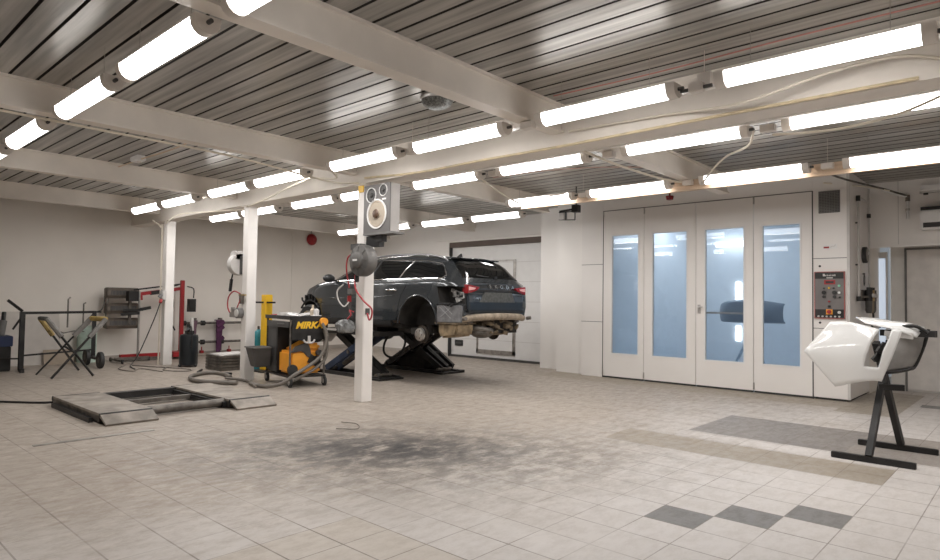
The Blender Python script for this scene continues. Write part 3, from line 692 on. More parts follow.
# glass house
for s in (-1, 1):
    fd = patch([(-9.02, .40), (-7.98, .40), (-7.98, 1.0), (-9.05, .985), (-9.10, .8)], 'side', 'front_door', m_paint, car, .004, .010, s)
    rd = patch([(-7.965, .40), (-7.32, .40), (-7.27, .60), (-7.20, .80), (-7.10, .92), (-7.09, 1.01), (-7.965, 1.0)], 'side', 'rear_door', m_paint, car, .004, .010, s)
    for d, hx in ((fd, -8.2), (rd, -7.42)):
        y = CY + s * (side(hx, .87) + .03)
        MB().tube([(hx - .11, y - s * .03, CZ + .865), (hx - .09, y, CZ + .87), (hx + .09, y, CZ + .872), (hx + .11, y - s * .03, CZ + .867)], .014, 8).build('door_handle', m_paint if d is fd else m_chrome, d, smooth=.8)
    patch([(-8.84, 1.045), (-7.99, 1.05), (-8.02, 1.35), (-8.36, 1.33), (-8.62, 1.24)], 'side', 'front_window', m_cglass, fd, .008, .014, s)
    patch([(-7.95, 1.05), (-7.32, 1.052), (-7.21, 1.325), (-7.97, 1.352)], 'side', 'rear_window', m_cglass, rd, .008, .014, s)
    patch([(-7.28, 1.052), (-6.42, 1.06), (-6.39, 1.09), (-6.52, 1.21), (-6.62, 1.265), (-7.17, 1.325)], 'side', 'quarter_window', m_cglass, car, .008, .014, s)
    # chrome frame under and around the side glass
    def edge(pts, r, name, m, o=.014):
        P = [(x, CY + s * (side(x, z) + o), CZ + z) for x, z in pts]
        return MB().tube(P, r, 6).build(name, m, car, smooth=.9)
    edge([(-8.9, 1.03), (-8.5, 1.035), (-8.0, 1.038), (-7.5, 1.04), (-7.0, 1.043), (-6.5, 1.045), (-6.40, 1.05), (-6.37, 1.09), (-6.43, 1.15), (-6.52, 1.23), (-6.60, 1.28), (-6.85, 1.322), (-7.2, 1.345), (-7.6, 1.36), (-8.0, 1.365)], .007, 'window_trim', m_chrome)
    edge([(-8.0, 1.05), (-7.985, 1.2), (-7.99, 1.36)], .014, 'door_pillar', m_trim, .008)
    edge([(-7.30, 1.05), (-7.25, 1.2), (-7.19, 1.34)], .012, 'door_pillar', m_chrome, .008)
    edge([(-9.05, .73), (-8.5, .74), (-7.8, .76), (-7.35, .79)], .006, 'body_crease', m_paint, .003)
    # roof rail
    rl = [(x, CY + s * (row(x)[3] - .03), CZ + topz(x, row(x)[3] - .03) + d) for x, d in ((-8.35, .005), (-8.25, .035), (-7.9, .05), (-7.2, .05), (-6.85, .045), (-6.65, .03), (-6.56, .0))]
    MB().tube(rl, .016, 8, 3).build('roof_rail', m_trim if s > 0 else M('rail_grey', (.28, .28, .29), .3, .8), car, smooth=.9)
    # sill and mirror
    y = CY + s * .90
    MB().bar((-9.4, y, CZ + .36), (-7.42, y, CZ + .36), .09, .10).build('sill', m_trim, car, bevel=.02)
    mb = MB(); mb.ball((-8.93, CY + s * 1.06, CZ + 1.07), .1, (.75, 1.15, .72), 16)
    mi = mb.build('door_mirror', m_trim, car, smooth=.9)
    MB().bar((-8.9, CY + s * .90, CZ + 1.02), (-8.92, CY + s * 1.0, CZ + 1.04), .05, .03).build('mirror_arm', m_trim, mi)
    # arch lining edge
    MB().tube([(-6.83 + .425 * math.cos(a), CY + s * (.948), .965 + .425 * math.sin(a)) for a in [PI * k / 24 for k in range(25)]], .012, 6).build('arch_lip', m_trim if s > 0 else m_paint, car, smooth=.9)
patch([(-9.17, -.60), (-8.50, -.52), (-8.50, .52), (-9.17, .60), (-9.19, 0)], 'top', 'windscreen', GLASS('windscreen_glass', (.55, .62, .60)), car, .012, .010)
patch([(-6.56, -.50), (-6.34, -.60), (-6.175, -.64), (-6.165, 0), (-6.175, .64), (-6.34, .60), (-6.56, .50)], 'top', 'rear_screen', m_cglass, car, .010, .02, step=(.05, .08))
sp = MB(); sp.hexa([(-6.62, CY - .57, CZ + 1.375), (-6.46, CY - .52, CZ + 1.355), (-6.46, CY + .52, CZ + 1.355), (-6.62, CY + .57, CZ + 1.375), (-6.64, CY - .57, CZ + 1.395), (-6.45, CY - .52, CZ + 1.375), (-6.45, CY + .52, CZ + 1.375), (-6.64, CY + .57, CZ + 1.395)])
sp.build('roof_spoiler', m_paint, car, bevel=.008)
MB().tube([(-6.20, CY + .08, CZ + 1.09), (-6.185, CY - .1, CZ + 1.085), (-6.20, CY - .33, CZ + 1.10)], .012, 6).box(-6.22, -6.15, CY + .05, CY + .11, CZ + 1.06, CZ + 1.10).build('rear_wiper', m_trim, car)
MB().prism([(-6.92, CZ + 1.425), (-6.80, CZ + 1.42), (-6.82, CZ + 1.48)], 'Y', CY - .012, CY + .012).build('roof_aerial', m_trim, car)
# tailgate face
RX = -6.085
def trap(x0, x1, yb0, yb1, zb, yt0, yt1, zt, b=.0):
    return MB().hexa([(x0, CY + yb0, CZ + zb), (x1, CY + yb0, CZ + zb), (x1, CY + yb1, CZ + zb), (x0, CY + yb1, CZ + zb), (x0, CY + yt0, CZ + zt), (x1 - b, CY + yt0, CZ + zt), (x1 - b, CY + yt1, CZ + zt), (x0, CY + yt1, CZ + zt)])
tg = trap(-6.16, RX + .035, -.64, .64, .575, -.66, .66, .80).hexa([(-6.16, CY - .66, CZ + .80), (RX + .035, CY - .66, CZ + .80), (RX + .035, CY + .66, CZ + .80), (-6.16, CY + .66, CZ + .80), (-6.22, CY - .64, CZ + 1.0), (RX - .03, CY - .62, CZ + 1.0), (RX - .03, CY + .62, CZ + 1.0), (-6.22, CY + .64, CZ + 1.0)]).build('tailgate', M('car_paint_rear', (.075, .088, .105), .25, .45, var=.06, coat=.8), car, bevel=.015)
MB().box(RX + .02, RX + .04, CY - .55, CY + .56, CZ + .855, CZ + .885).build('tailgate_crease', m_trim, tg)
pr_ = trap(RX + .02, RX + .042, -.42, .42, .70, -.30, .34, .85).build('plate_recess', M('grimy_plate_recess', (.085, .088, .085), .5, var=.3, vscale=20), tg)
trap(RX + .02, RX + .040, -.62, .62, .585, -.62, .62, .70).build('lower_strip', M('dark_blue_strip', (.018, .028, .042), .3, .2, coat=.2), tg)
MB().box(RX + .02, RX + .045, CY - .66, CY + .64, CZ + .545, CZ + .575).build('lower_seal', m_trim, tg)
for s in (-1, 1):
    tl = MB().prism([(s * .69 + CY, CZ + .955), (s * .42 + CY, CZ + .925), (s * .48 + CY, CZ + .875), (s * .58 + CY, CZ + .845), (s * .69 + CY, CZ + .825)], 'X', -6.15, RX + .05).build('tail_lamp', m_tail, tg, bevel=.006)
    MB().prism([(s * .67 + CY, CZ + .925), (s * .52 + CY, CZ + .91), (s * .55 + CY, CZ + .885), (s * .67 + CY, CZ + .87)], 'X', RX + .04, RX + .056).build('lamp_lens', M('pale_red_lens', (.85, .42, .42), .15, coat=1), tl)
for k_, ch_ in enumerate('SKODA'): text_part('letter', ch_, .078, (RX + .022, CY - .16 + k_ * .135, CZ + .935), (PI / 2 - .22, 0, PI / 2), m_chrome, tg, .006, sx=1.15)
text_part('model_badge', 'SUPERB', .045, (RX + .045, CY - .47, CZ + .755), (PI / 2, 0, PI / 2), m_chrome, tg, .004, spacing=1.1)
# torn rear end: crash beam, muffler, exhaust, spare wheel well, bare panels
bm_ = MB(); bm_.tube([(-6.14, CY - .74, 1.045), (-6.06, CY - .5, 1.07), (-6.03, CY, 1.085), (-6.06, CY + .5, 1.075), (-6.14, CY + .74, 1.055)], .055, 10, 4)
bm_.build('crash_beam', M('pale_dirty_beam', (.33, .27, .205), .6, .2, var=.3, vscale=10), car, smooth=.8)
for s in (-1, 1): MB().bar((-6.5, CY + s * .55, 1.03), (-6.1, CY + s * .55, 1.05), .10, .12).cyl((-6.06, CY + s * .75, 1.05), (-5.99, CY + s * .77, 1.06), .028, 8).build('beam_mount', m_dsteel, car)
mf = MB(); mf.prism([(-6.50, .99), (-6.12, .99), (-6.10, .93), (-6.14, .80), (-6.44, .76), (-6.49, .85)], 'Y', CY - .84, CY - .46)
mf.build('silencer', M('tan_heat_shield', (.24, .18, .11), .6, .2, var=.4, vscale=9), car, bevel=.03, smooth=.7)
MB().box(-6.53, -6.10, CY - .87, CY - .44, .975, .995).build('silencer_flange', m_brown, car)
ex = MB(); ex.tube([(-6.3, CY - .40, .93), (-6.15, CY - .3, .90), (-6.1, CY - .1, .86), (-6.3, CY + .05, .84)], .05, 10, 4); ex.ball((-6.22, CY - .16, .84), .13, (1.2, 1.6, .7))
ex.build('exhaust', m_dsteel, car, smooth=.9)
random.seed(3)
wl = MB(); wl.lathe([(.40, .30), (.38, .10), (.34, .02), (.0, .0)], (-6.55, CY + .22, .77), seg=28)
for k in range(20): wl.obox((-6.16 + random.uniform(-.05, .05), CY + random.uniform(-.25, .62), random.uniform(.82, 1.02)), (random.uniform(.03, .1), random.uniform(.05, .2), random.uniform(.02, .07)), random.uniform(0, 3), random.uniform(-.4, .4), random.uniform(-.4, .4))
wl.build('spare_wheel_well', m_brown, car)
MB().box(-6.5, -6.16, CY - .05, CY + .62, .82, 1.03).build('rear_floor_panel', m_ubody, car)
bp_ = MB(); bp_.hexa([(-6.455, CY - .91, 1.0), (-6.06, CY - .80, 1.0), (-6.06, CY - .76, 1.0), (-6.455, CY - .86, 1.0), (-6.455, CY - .91, 1.255), (-6.06, CY - .80, 1.25), (-6.06, CY - .76, 1.25), (-6.455, CY - .86, 1.255)])
bp_.build('bare_quarter_panel', m_bare, car, bevel=.01)
sc_ = MB()
for a, c in (((-6.40, 1.22), (-6.22, 1.06)), ((-6.38, 1.08), (-6.24, 1.20)), ((-6.34, 1.25), (-6.2, 1.12))): sc_.bar((a[0], CY - .913 + (a[0] + 6.455) * .28, a[1]), (c[0], CY - .913 + (c[0] + 6.455) * .28, c[1]), .008, .006)
sc_.build('chalk_marks', M('dull_chalk', (.32, .32, .32), .7), car)
tr = MB()
for k in range(26): tr.obox((-6.12 + random.uniform(-.16, .03), CY - .70 + random.uniform(-.05, .10), random.uniform(.98, 1.30)), (random.uniform(.03, .09), random.uniform(.02, .06), random.uniform(.03, .09)), random.uniform(0, 3), random.uniform(-.6, .6), random.uniform(-.6, .6))
tr.build('torn_bracket', m_trim, car)
tw = MB()
for k in range(9): tw.tube([(-6.62 + k * .05, CY - .86, 1.27 - .004 * k), (-6.60 + k * .05, CY - .87, 1.25 + random.uniform(-.02, .03)), (-6.57 + k * .05, CY - .86, 1.275)], .012, 6)
tw.bar((-6.7, CY - .87, 1.245), (-6.2, CY - .86, 1.275), .02, .03).build('bumper_bracket', m_trim, car)
ol = MB()
for k in range(9): ol.obox((random.uniform(-6.36, -6.14), CY - .69, random.uniform(1.32, 1.48)), (random.uniform(.04, .1), .03, random.uniform(.03, .08)), 0, random.uniform(-.5, .5), 0)
ol.build('lamp_housing_remains', M('broken_housing', (.40, .39, .38), .5, var=.6, vscale=18), car)
# underbody, front end, wheels and hubs
MB().box(-9.6, -6.5, CY - .32, CY + .32, .80, 1.0).box(-9.4, -7.3, CY - .84, CY + .84, .88, .98).build('underbody', m_ubody, car)
MB().bar((-7.05, CY - .8, .84), (-7.15, CY + .8, .84), .12, .10).bar((-6.83, CY - .78, .82), (-7.6, CY - .6, .85), .07, .07).cyl((-7.0, CY - .5, .8), (-7.0, CY - .5, 1.2), .05, 10).build('rear_axle', m_ubody, car)
for s in (-1, 1):
    y = CY + s * .86
    h = MB().lathe([(.135, -.012), (.135, .012)], (-6.83, y - s * .03, .80), 'Y', 28).build('brake_disc', M('rusty_disc', (.06, .05, .042), .5, .5, var=.3), car, smooth=.5)
    prof = [(.10, 0), (.095, s * .035), (.05, s * .04), (.045, s * .06), (0, s * .06)]
    MB().lathe(prof, (-6.83, y, .80), 'Y', 24).build('hub', m_alu, h, smooth=.6)
    bl = MB()
    for k in range(5): bl.cyl((-6.83 + .058 * math.cos(k * 1.257), y + s * .03, .80 + .058 * math.sin(k * 1.257)), (-6.83 + .058 * math.cos(k * 1.257), y + s * .045, .80 + .058 * math.sin(k * 1.257)), .01, 8)
    bl.build('wheel_bolt_holes', m_dsteel, h)
    y = CY + s * .84
    tprof = [(.22, -.10), (.31, -.115), (.345, -.08), (.348, 0), (.345, .08), (.31, .115), (.22, .10)]
    w = MB().lathe(tprof, (-9.71, y, .87), 'Y', 40).build('front_wheel', m_tyre, car, smooth=.5)
    rm = MB(); rm.lathe([(.235, s * .06), (.235, s * .105), (.215, s * .10), (.21, s * .05)], (-9.71, y, .87), 'Y', 40)
    for k in range(5):
        for d in (-.12, .12):
            a = k * 2 * PI / 5 + .3; p = (-9.71 + .05 * math.cos(a), y + s * .09, .87 + .05 * math.sin(a)); q = (-9.71 + .222 * math.cos(a + d), y + s * .095, .87 + .222 * math.sin(a + d))
            rm.bar(p, q, .022, .035, up=(0, 1, 0))
    rm.lathe([(.065, s * .06), (.065, s * .105), (0, s * .11)], (-9.71, y, .87), 'Y', 20)
    rm.build('rim', m_alu, w, smooth=.5)
    MB().lathe([(.15, s * .0), (.15, s * .03)], (-9.71, y, .87), 'Y', 24).build('brake_disc', m_dsteel, w)
fr = MB()
for k in range(6):
    a0 = 2.1 - k * .25
    fr.tube([(-9.71 + r_ * math.cos(a0), CY - .93 + d_, .93 + r_ * math.sin(a0)) for r_, d_ in ((.36, .03), (.42, 0), (.47, .01))], .018, 6)
fr.tube([(-9.71 + .36 * math.cos(a), CY - .90, .93 + .36 * math.sin(a)) for a in [.7 + k * .12 for k in range(16)]], .018, 6)
fr.build('arch_liner_ribs', m_trim, car, smooth=.8)
MB().box(-10.22, -10.14, CY - .55, CY + .55, .92, 1.24).bar((-10.24, CY - .7, 1.12), (-10.24, CY + .7, 1.12), .08, .10).build('radiator_carrier', m_ubody, car)

car.location.x -= .16
# ------------------------------------------------------------------ scissor lift under the car
sl = thing('scissor_lift', 'black scissor lift carrying the grey estate car', 'car lift', (-8.6, 7.5, 0))
for yc in (6.86, 8.28):
    MB().box(-9.75, -8.0, yc - .22, yc - .16, 0, .06).box(-9.75, -8.0, yc + .16, yc + .22, 0, .06).box(-9.75, -9.6, yc - .22, yc + .22, 0, .05).box(-8.15, -7.95, yc - .26, yc + .26, 0, .035).build('base_frame', m_dark, sl)
    a1 = MB()
    for o in (-.13, .13): a1.bar((-9.6, yc + o, .07), (-8.35, yc + o, .72), .05, .11)
    a1.build('scissor_arm', M('worn_blue_black', (.03, .045, .085), .5, .2, var=.4) if yc < 7.5 else m_dark, sl)
    a2 = MB()
    for o in (-.07, .07): a2.bar((-8.15, yc + o, .07), (-9.35, yc + o, .72), .05, .11)
    a2.build('scissor_arm', m_dark, sl)
    for px_, pz_ in ((-8.92, .41), (-9.6, .07), (-8.15, .07)): MB().cyl((px_, yc - .175, pz_), (px_, yc + .175, pz_), .032, 12).build('pivot', m_dsteel, sl, smooth=.6)
    MB().cyl((-9.25, yc, .18), (-8.75, yc, .45), .04, 12).cyl((-8.75, yc, .45), (-8.5, yc, .6), .022, 10).build('hydraulic_ram', m_dsteel, sl, smooth=.6)
    pl = MB().box(-9.75, -7.95, yc - .25, yc + .25, .72, .80).build('platform', m_dark, sl)
    rp = MB().hexa([(-10.0, yc - .25, .52), (-9.72, yc - .25, .72), (-9.72, yc + .25, .72), (-10.0, yc + .25, .52), (-10.0, yc - .25, .56), (-9.72, yc - .25, .78), (-9.72, yc + .25, .78), (-10.0, yc + .25, .56)])
    rp.box(-9.72, -9.0, yc - .265, yc - .25, .77, .805).build('drop_flap', m_lgrey if yc < 7.5 else m_dark, pl)
    for xx in (-9.2, -8.3): MB().box(xx - .1, xx + .1, yc - .12, yc + .12, .80, .875).build('rubber_block', m_seal, pl)
# far pair of crossed arms at the back of the lift
a3 = MB()
for o in (-.08, .08): a3.bar((-8.28, 8.55 + o, .06), (-9.45, 8.55 + o, .76), .06, .15)
a3.box(-9.6, -7.95, 8.5, 8.62, 0, .05).build('rear_arm', m_dark, sl)
MB().box(-9.3, -8.6, 8.2, 8.6, .05, .34).build('power_unit', m_ubody, sl)
o = MB().tube([(-8.78, 7.6, .8), (-8.9, 7.5, .55), (-8.85, 7.45, .36), (-8.6, 7.42, .30), (-8.38, 7.45, .42), (-8.35, 7.5, .62), (-8.5, 7.5, .8)], .02, 8, 5).build('hydraulic_hose', m_seal, smooth=.9, loc=(-8.6, 7.42, .3)); tag(o, 'black hose loop hanging under the car on the scissor lift', 'hose')
# ------------------------------------------------------------------ things on the columns
t = thing('loudspeaker', 'grey three-way loudspeaker bolted high on the nearest white post', 'loudspeaker', (-6.13, 5.06, 2.14))
m_spk = M('speaker_grey', (.135, .128, .125), .5, var=.05); m_spks = M('speaker_side', (.40, .38, .365), .5, var=.05)
MB().box(-6.40, -5.90, 4.98, 5.13, 2.14, 2.74).build('cabinet', m_spks, t, bevel=.006)
fb = MB().box(-6.40, -5.90, 4.965, 4.98, 2.14, 2.74).build('front_baffle', m_spk, t)
def driver(x, z, r, cone, nm):
    Y = 4.965
    d = MB().lathe([(r * 1.0, 0), (r * 1.0, -.012), (r * .91, -.012), (r * .89, 0)], (x, Y, z), 'Y', 32).build(nm, m_white, fb, smooth=.5)
    MB().lathe([(r * .89, -.002), (r * .80, -.010), (r * .75, -.002), (r * .3, .0005), (r * .27, -.02), (0, -.028)], (x, Y, z), 'Y', 32).build('cone', cone, d, smooth=.9)
    return d
dw = driver(-6.14, 2.37, .185, M('paper_cone', (.42, .36, .29), .7), 'woofer')
MB().lathe([(.058, -.022), (.045, -.034), (0, -.040)], (-6.14, 4.965, 2.37), 'Y', 20).build('dust_cap', M('dark_brown_cap', (.09, .05, .03), .5), dw, smooth=.9)
driver(-6.25, 2.61, .095, m_dgrey, 'midrange'); driver(-6.02, 2.655, .075, m_dgrey, 'tweeter')
MB().box(-6.04, -5.97, 4.96, 4.966, 2.535, 2.555).build('badge_plate', m_white, fb)
br = MB().box(-6.40, -5.84, 4.96, 5.16, 2.115, 2.14).build('shelf_plate', m_mgrey, t)
MB().box(-6.46, -6.2, 5.06, 5.14, 1.98, 2.115).box(-6.2, -6.08, 5.0, 5.08, 2.03, 2.115).build('bracket', m_dark, br)
t.location.x += .05
o = MB().box(-6.60, -6.50, 5.065, 5.08, 2.70, 2.80).build('cover_plate', m_yellow, loc=(-6.55, 5.07, 2.7)); tag(o, 'small yellow plate at the top of the nearest post', 'plate')

def reel(nm, label, c, r, mat):
    t = thing(nm, label, 'hose reel', (c[0], c[1] + .08, c[2]))
    x, y, z = c
    MB().lathe([(r * .9, .09), (r, .05), (r, -.04), (r * .93, -.065), (r * .55, -.08), (r * .50, -.11), (r * .36, -.125), (0, -.125)], c, 'Y', 36).build('drum', mat, t, smooth=.6)
    rb = MB()
    for k in range(8):
        a = k * PI / 4; rb.bar((x + r * .55 * math.cos(a), y - .083, z + r * .55 * math.sin(a)), (x + r * .88 * math.cos(a), y - .074, z + r * .88 * math.sin(a)), .012, .008, up=(0, 1, 0))
    rb.build('rib', mat, t)
    MB().box(x - r * .2, x + r * .22, y - .13, y - .124, z - .012, z + .012).build('name_strip', m_white, t)
    MB().box(x - r * 1.15, x - r * .2, y - .02, y + .07, z + r * .72, z + r * 1.08).build('mount_bracket', m_dgrey, t)
    MB().cyl((x - r * .35, y - .03, z - r * .92), (x - r * .35, y - .03, z - r * 1.35), .025, 10).build('hose_guide', m_dark, t)
    return t
rl_ = reel('hose_reel', 'big grey round hose reel on the nearest post below the loudspeaker', (-6.33, 4.95, 1.80), .20, M('reel_grey', (.12, .115, .11), .5, var=.25))
def hose(pts, r, mat, label, n=6, name='air_hose'):
    o = MB().tube(pts, r, 8, n).build(name, mat, smooth=.9, loc=pts[0]); tag(o, label, 'hose'); return o
hose([(-6.44, 4.92, 1.62), (-6.40, 4.90, 1.45), (-6.28, 4.93, 1.30), (-6.18, 4.98, 1.2), (-6.20, 5.0, 1.10), (-6.28, 5.03, 1.06), (-6.32, 5.03, 1.14)], .011, m_redhose, 'thin red air hose hanging from the reel on the nearest post')
MB().tube([(-6.50, 4.93, 1.90), (-6.60, 4.92, 1.84), (-6.66, 4.95, 1.68), (-6.66, 5.0, 1.46)], .010, 8, 6).build('hose_end', m_redhose, rl_, smooth=.9)
hose([(-6.66, 4.9, 1.5), (-6.78, 4.9, 1.42), (-6.78, 4.92, 1.30), (-6.70, 4.95, 1.22), (-6.66, 5.0, 1.28)], .009, m_lgrey, 'thin pale looped wire left of the nearest post')
t = thing('air_gun', 'grey air gun with short red tail hung on the left of the nearest post', 'air tool', (-6.68, 5.05, 1.15))
MB().tube([(-6.67, 5.04, 1.42), (-6.68, 5.03, 1.30), (-6.67, 5.03, 1.18), (-6.66, 5.03, 1.10)], .022, 8, 3).build('grip', m_dgrey, t, smooth=.8)
MB().box(-6.70, -6.62, 5.0, 5.08, 1.38, 1.45).build('nozzle_head', m_mgrey, t)
MB().cyl((-6.68, 5.02, 1.28), (-6.68, 5.02, 1.36), .028, 10).build('red_band', m_red, t)
o = MB().box(-6.46, -6.445, 5.11, 5.17, 1.12, 1.20).build('socket_outlet', m_dgrey, loc=(-6.45, 5.14, 1.12)); tag(o, 'small dark socket on the right side of the nearest post', 'socket')
t = thing('rag_bag', 'crumpled translucent grey bag hung on the nearest post at bumper height', 'bag', (-6.72, 5.0, .88))
bg = MB(); bg.ball((-6.72, 4.99, .95), .17, (1.0, .45, .62), 24)
random.seed(5)
for v in bg.bm.verts: v.co += Vector((random.uniform(-1, 1), random.uniform(-1, 1), random.uniform(-1, 1))) * .016
for v in bg.bm.verts:
    if v.co.z < .885: v.co.z = .885
bg.build('sack', M('grey_film', (.20, .205, .205), .3, var=.4, vscale=14), t, smooth=.5)
MB().tube([(-6.62, 5.05, 1.15), (-6.65, 5.0, 1.17), (-6.60, 4.99, 1.12), (-6.66, 4.98, 1.06), (-6.68, 4.98, 1.03)], .010, 6, 4).build('red_string', m_redhose, t)

# second post: reel box, red loop, regulator
t = thing('hose_reel', 'pale grey reel box on the left side of the middle post', 'hose reel', (-9.62, 5.13, 1.85))
MB().lathe([(.17, -.06), (.18, -.04), (.18, .06), (.17, .08)], (-9.78, 5.10, 1.86), 'X', 28).build('drum', m_lgrey, t, smooth=.6)
MB().box(-9.88, -9.70, 5.0, 5.18, 1.92, 2.08).build('cover', m_lgrey, t, bevel=.02)
MB().box(-9.80, -9.61, 5.08, 5.2, 1.7, 2.0).build('side_plate', m_dgrey, t)
MB().bar((-9.90, 5.05, 1.62), (-9.94, 5.05, 1.42), .03, .04).cyl((-9.86, 5.05, 1.72), (-9.9, 5.05, 1.62), .012, 8).build('nozzle', m_dark, t)
MB().cyl((-9.9, 5.02, 1.83), (-9.86, 5.02, 1.83), .05, 14).build('boss', m_dgrey, t)
hose([(-9.60, 5.05, 1.38), (-9.75, 5.02, 1.42), (-9.92, 5.02, 1.33), (-9.97, 5.03, 1.18), (-9.92, 5.04, 1.08), (-9.82, 5.04, 1.05)], .011, m_redhose, 'red air hose arc on the left of the middle post')
hose([(-9.56, 5.04, 1.30), (-9.60, 5.02, 1.2), (-9.66, 5.02, 1.12), (-9.7, 5.03, 1.05)], .009, m_redhose, 'short red hose piece on the front of the middle post')
t = thing('air_regulator', 'grey valve and round dial on the middle post below the red hose', 'air regulator', (-9.6, 5.05, 1.06))
MB().cyl((-9.60, 5.08, 1.07), (-9.60, 5.0, 1.07), .085, 18).build('dial_box', m_mgrey, t, smooth=.6)
MB().cyl((-9.60, 5.0, 1.07), (-9.60, 4.985, 1.07), .06, 18).build('dial', m_lgrey, t)
MB().box(-9.84, -9.66, 5.0, 5.07, 1.0, 1.08).box(-9.80, -9.76, 5.0, 5.05, 1.08, 1.16).box(-9.72, -9.68, 5.0, 5.05, 1.08, 1.13).build('manifold', m_steel, t)
t = thing('pipe_bracket', 'dark bracket with a brass nipple on the front of the middle post', 'bracket', (-9.55, 5.08, 1.33))
MB().box(-9.60, -9.53, 5.03, 5.08, 1.22, 1.38).build('clamp', m_dsteel, t)
MB().cyl((-9.62, 5.04, 1.36), (-9.40, 5.04, 1.36), .012, 8).build('nipple', M('brass_nipple', (.45, .33, .15), .4, .7), t)
# far post: socket box and hanging cable
t = thing('socket_box', 'grey socket box with a red plug on the far left post', 'socket', (-12.58, 5.05, 1.32))
MB().box(-12.66, -12.52, 5.01, 5.08, 1.26, 1.44).build('box', m_lgrey, t, bevel=.01)
MB().cyl((-12.56, 5.0, 1.36), (-12.56, 4.97, 1.30), .04, 12).build('socket_lid', m_mgrey, t)
MB().cyl((-12.54, 4.99, 1.26), (-12.52, 4.97, 1.20), .03, 10).build('red_plug', m_red, t)
cable('power_cable', [(-12.53, 4.97, 1.2), (-12.60, 4.92, .95), (-12.85, 4.85, .5), (-13.1, 4.8, .15), (-13.2, 4.75, .02), (-12.6, 4.5, .012), (-12.1, 4.4, .012)], .011, m_dgrey, 'grey power cable dropping from the far left post to the floor')
cable('conduit', [(-12.76, 5.06, 0.0), (-12.76, 5.06, 2.5), (-12.78, 5.04, 2.68), (-12.84, 4.9, 2.80)], .016, m_cable, 'cream conduit running up the left side of the far post')

# ------------------------------------------------------------------ low lift lying on the floor
m_plate = M('dusty_lift_plate', (.30, .265, .23), .55, .25, var=.3, vscale=5)
t = thing('low_lift', 'low dusty lift lying flat on the floor at left with two ramps', 'floor lift', (-7.9, 3.2, 0))
for y0, y1 in ((2.27, 2.78), (3.66, 4.17)):
    p = MB().box(-8.72, -7.16, y0, y1, .085, .11).build('platform', m_plate, t)
    MB().box(-8.72, -7.16, y0 + .005, y0 + .035, .02, .085).box(-8.72, -7.16, y1 - .035, y1 - .005, .02, .085).box(-8.72, -8.69, y0, y1, .02, .085).build('side_rail', m_dsteel, p)
    MB().box(-8.6, -7.3, y0 - .05, y0 - .01, .0, .05).build('lower_rail', m_dark, p)
    MB().cyl((-8.76, y0, .08), (-8.76, y1, .08), .03, 10).cyl((-7.14, y0, .09), (-7.14, y1, .09), .022, 10).build('hinge_tube', m_dark, p, smooth=.7)
    MB().hexa([(-7.13, y0, .075), (-6.98, y0 + .01, .0), (-6.98, y1 + .01, .0), (-7.13, y1, .075), (-7.13, y0, .105), (-6.97, y0 + .01, .02), (-6.97, y1 + .01, .02), (-7.13, y1, .105)]).build('ramp', m_plate, p)
MB().cyl((-7.30, 2.78, .06), (-7.30, 3.66, .06), .05, 12).build('front_tube', m_dsteel, t, smooth=.7)
MB().box(-8.16, -8.08, 2.78, 3.66, .02, .07).build('middle_bar', m_dsteel, t)
MB().box(-8.74, -8.62, 2.78, 3.66, .02, .10).build('rear_bar', m_dark, t)
MB().box(-8.70, -7.2, 3.62, 3.66, .02, .075).box(-8.70, -7.2, 2.78, 2.81, .02, .075).build('inner_rail', m_dark, t)
cable('power_cable', [(-10.2, 1.3, .012), (-9.4, 1.88, .012), (-9.0, 2.2, .012), (-8.78, 2.42, .03)], .014, m_dark, 'black hose running from the low floor lift out of the left edge')
o = MB().box(-6.52, -6.46, 1.55, 2.55, 0, .006).build('metal_strip', m_steel, loc=(-6.5, 2.0, 0)); tag(o, 'thin dark metal strip lying on the tiles before the low lift', 'metal strip')
o = MB().tube([(-5.55, 4.1, .008), (-5.35, 4.15, .008), (-5.15, 4.0, .008), (-5.3, 3.85, .008)], .004, 6, 5).build('wire_bit', m_tube, smooth=.9, loc=(-5.4, 4.1, 0)); tag(o, 'bent bit of dark wire lying at the edge of the sooty stain', 'wire')

# ------------------------------------------------------------------ sanding trolley with vacuum
t = thing('tool_trolley', 'black sanding trolley with yellow lettering standing beside the middle post', 'trolley', (0, 0, 0))
for x in (0.02, .56):
    for y in (.03, .97):
        MB().cyl((x, y, .14), (x, y, 1.03), .016, 8).build('post', m_dsteel if y < .5 else m_dark, t, smooth=.7)
        cs = MB(); cs.lathe([(.045, -.018), (.072, -.014), (.072, .014), (.045, .018)], (x, y - .02, .072), 'X', 18)
        c_ = cs.build('castor', m_seal, t, smooth=.6)
        MB().lathe([(.035, -.020), (.035, .020)], (x, y - .02, .072), 'X', 12).build('castor_hub', m_lgrey, c_)
        MB().box(x - .028, x - .02, y - .03, y + .02, .05, .145).box(x + .02, x + .028, y - .03, y + .02, .05, .145).build('castor_fork', m_steel, c_)
MB().box(0, .58, 0, 1.0, .14, .165).build('bottom_shelf', m_dark, t)
MB().box(-.01, .59, -.01, 1.01, 1.00, 1.03).box(-.01, .59, -.01, .0, 1.03, 1.055).box(-.01, 0, -.01, 1.01, 1.03, 1.055).build('top_tray', m_dark, t)
sg = MB().box(.03, .55, -.012, .01, .80, 1.0).build('sign_panel', m_dark, t)
text_part('sign_lettering', 'MIRKA', .135, (.29, -.014, .915), (PI / 2, 0, 0), m_yellow, sg, .002, .28, .006, 1.05)
MB().tube([(.20, -.02, .70), (.24, -.03, .66), (.34, -.03, .66), (.38, -.02, .70)], .014, 8, 4).box(.27, .31, -.03, -.01, .66, .76).build('pad_holder', m_lgrey, t)
MB().box(.03, .55, 0, .02, .70, .80).build('back_web', m_dark, t)
MB().box(.0, .02, .06, .94, .88, .97).build('drawer_front', m_dgrey, t)
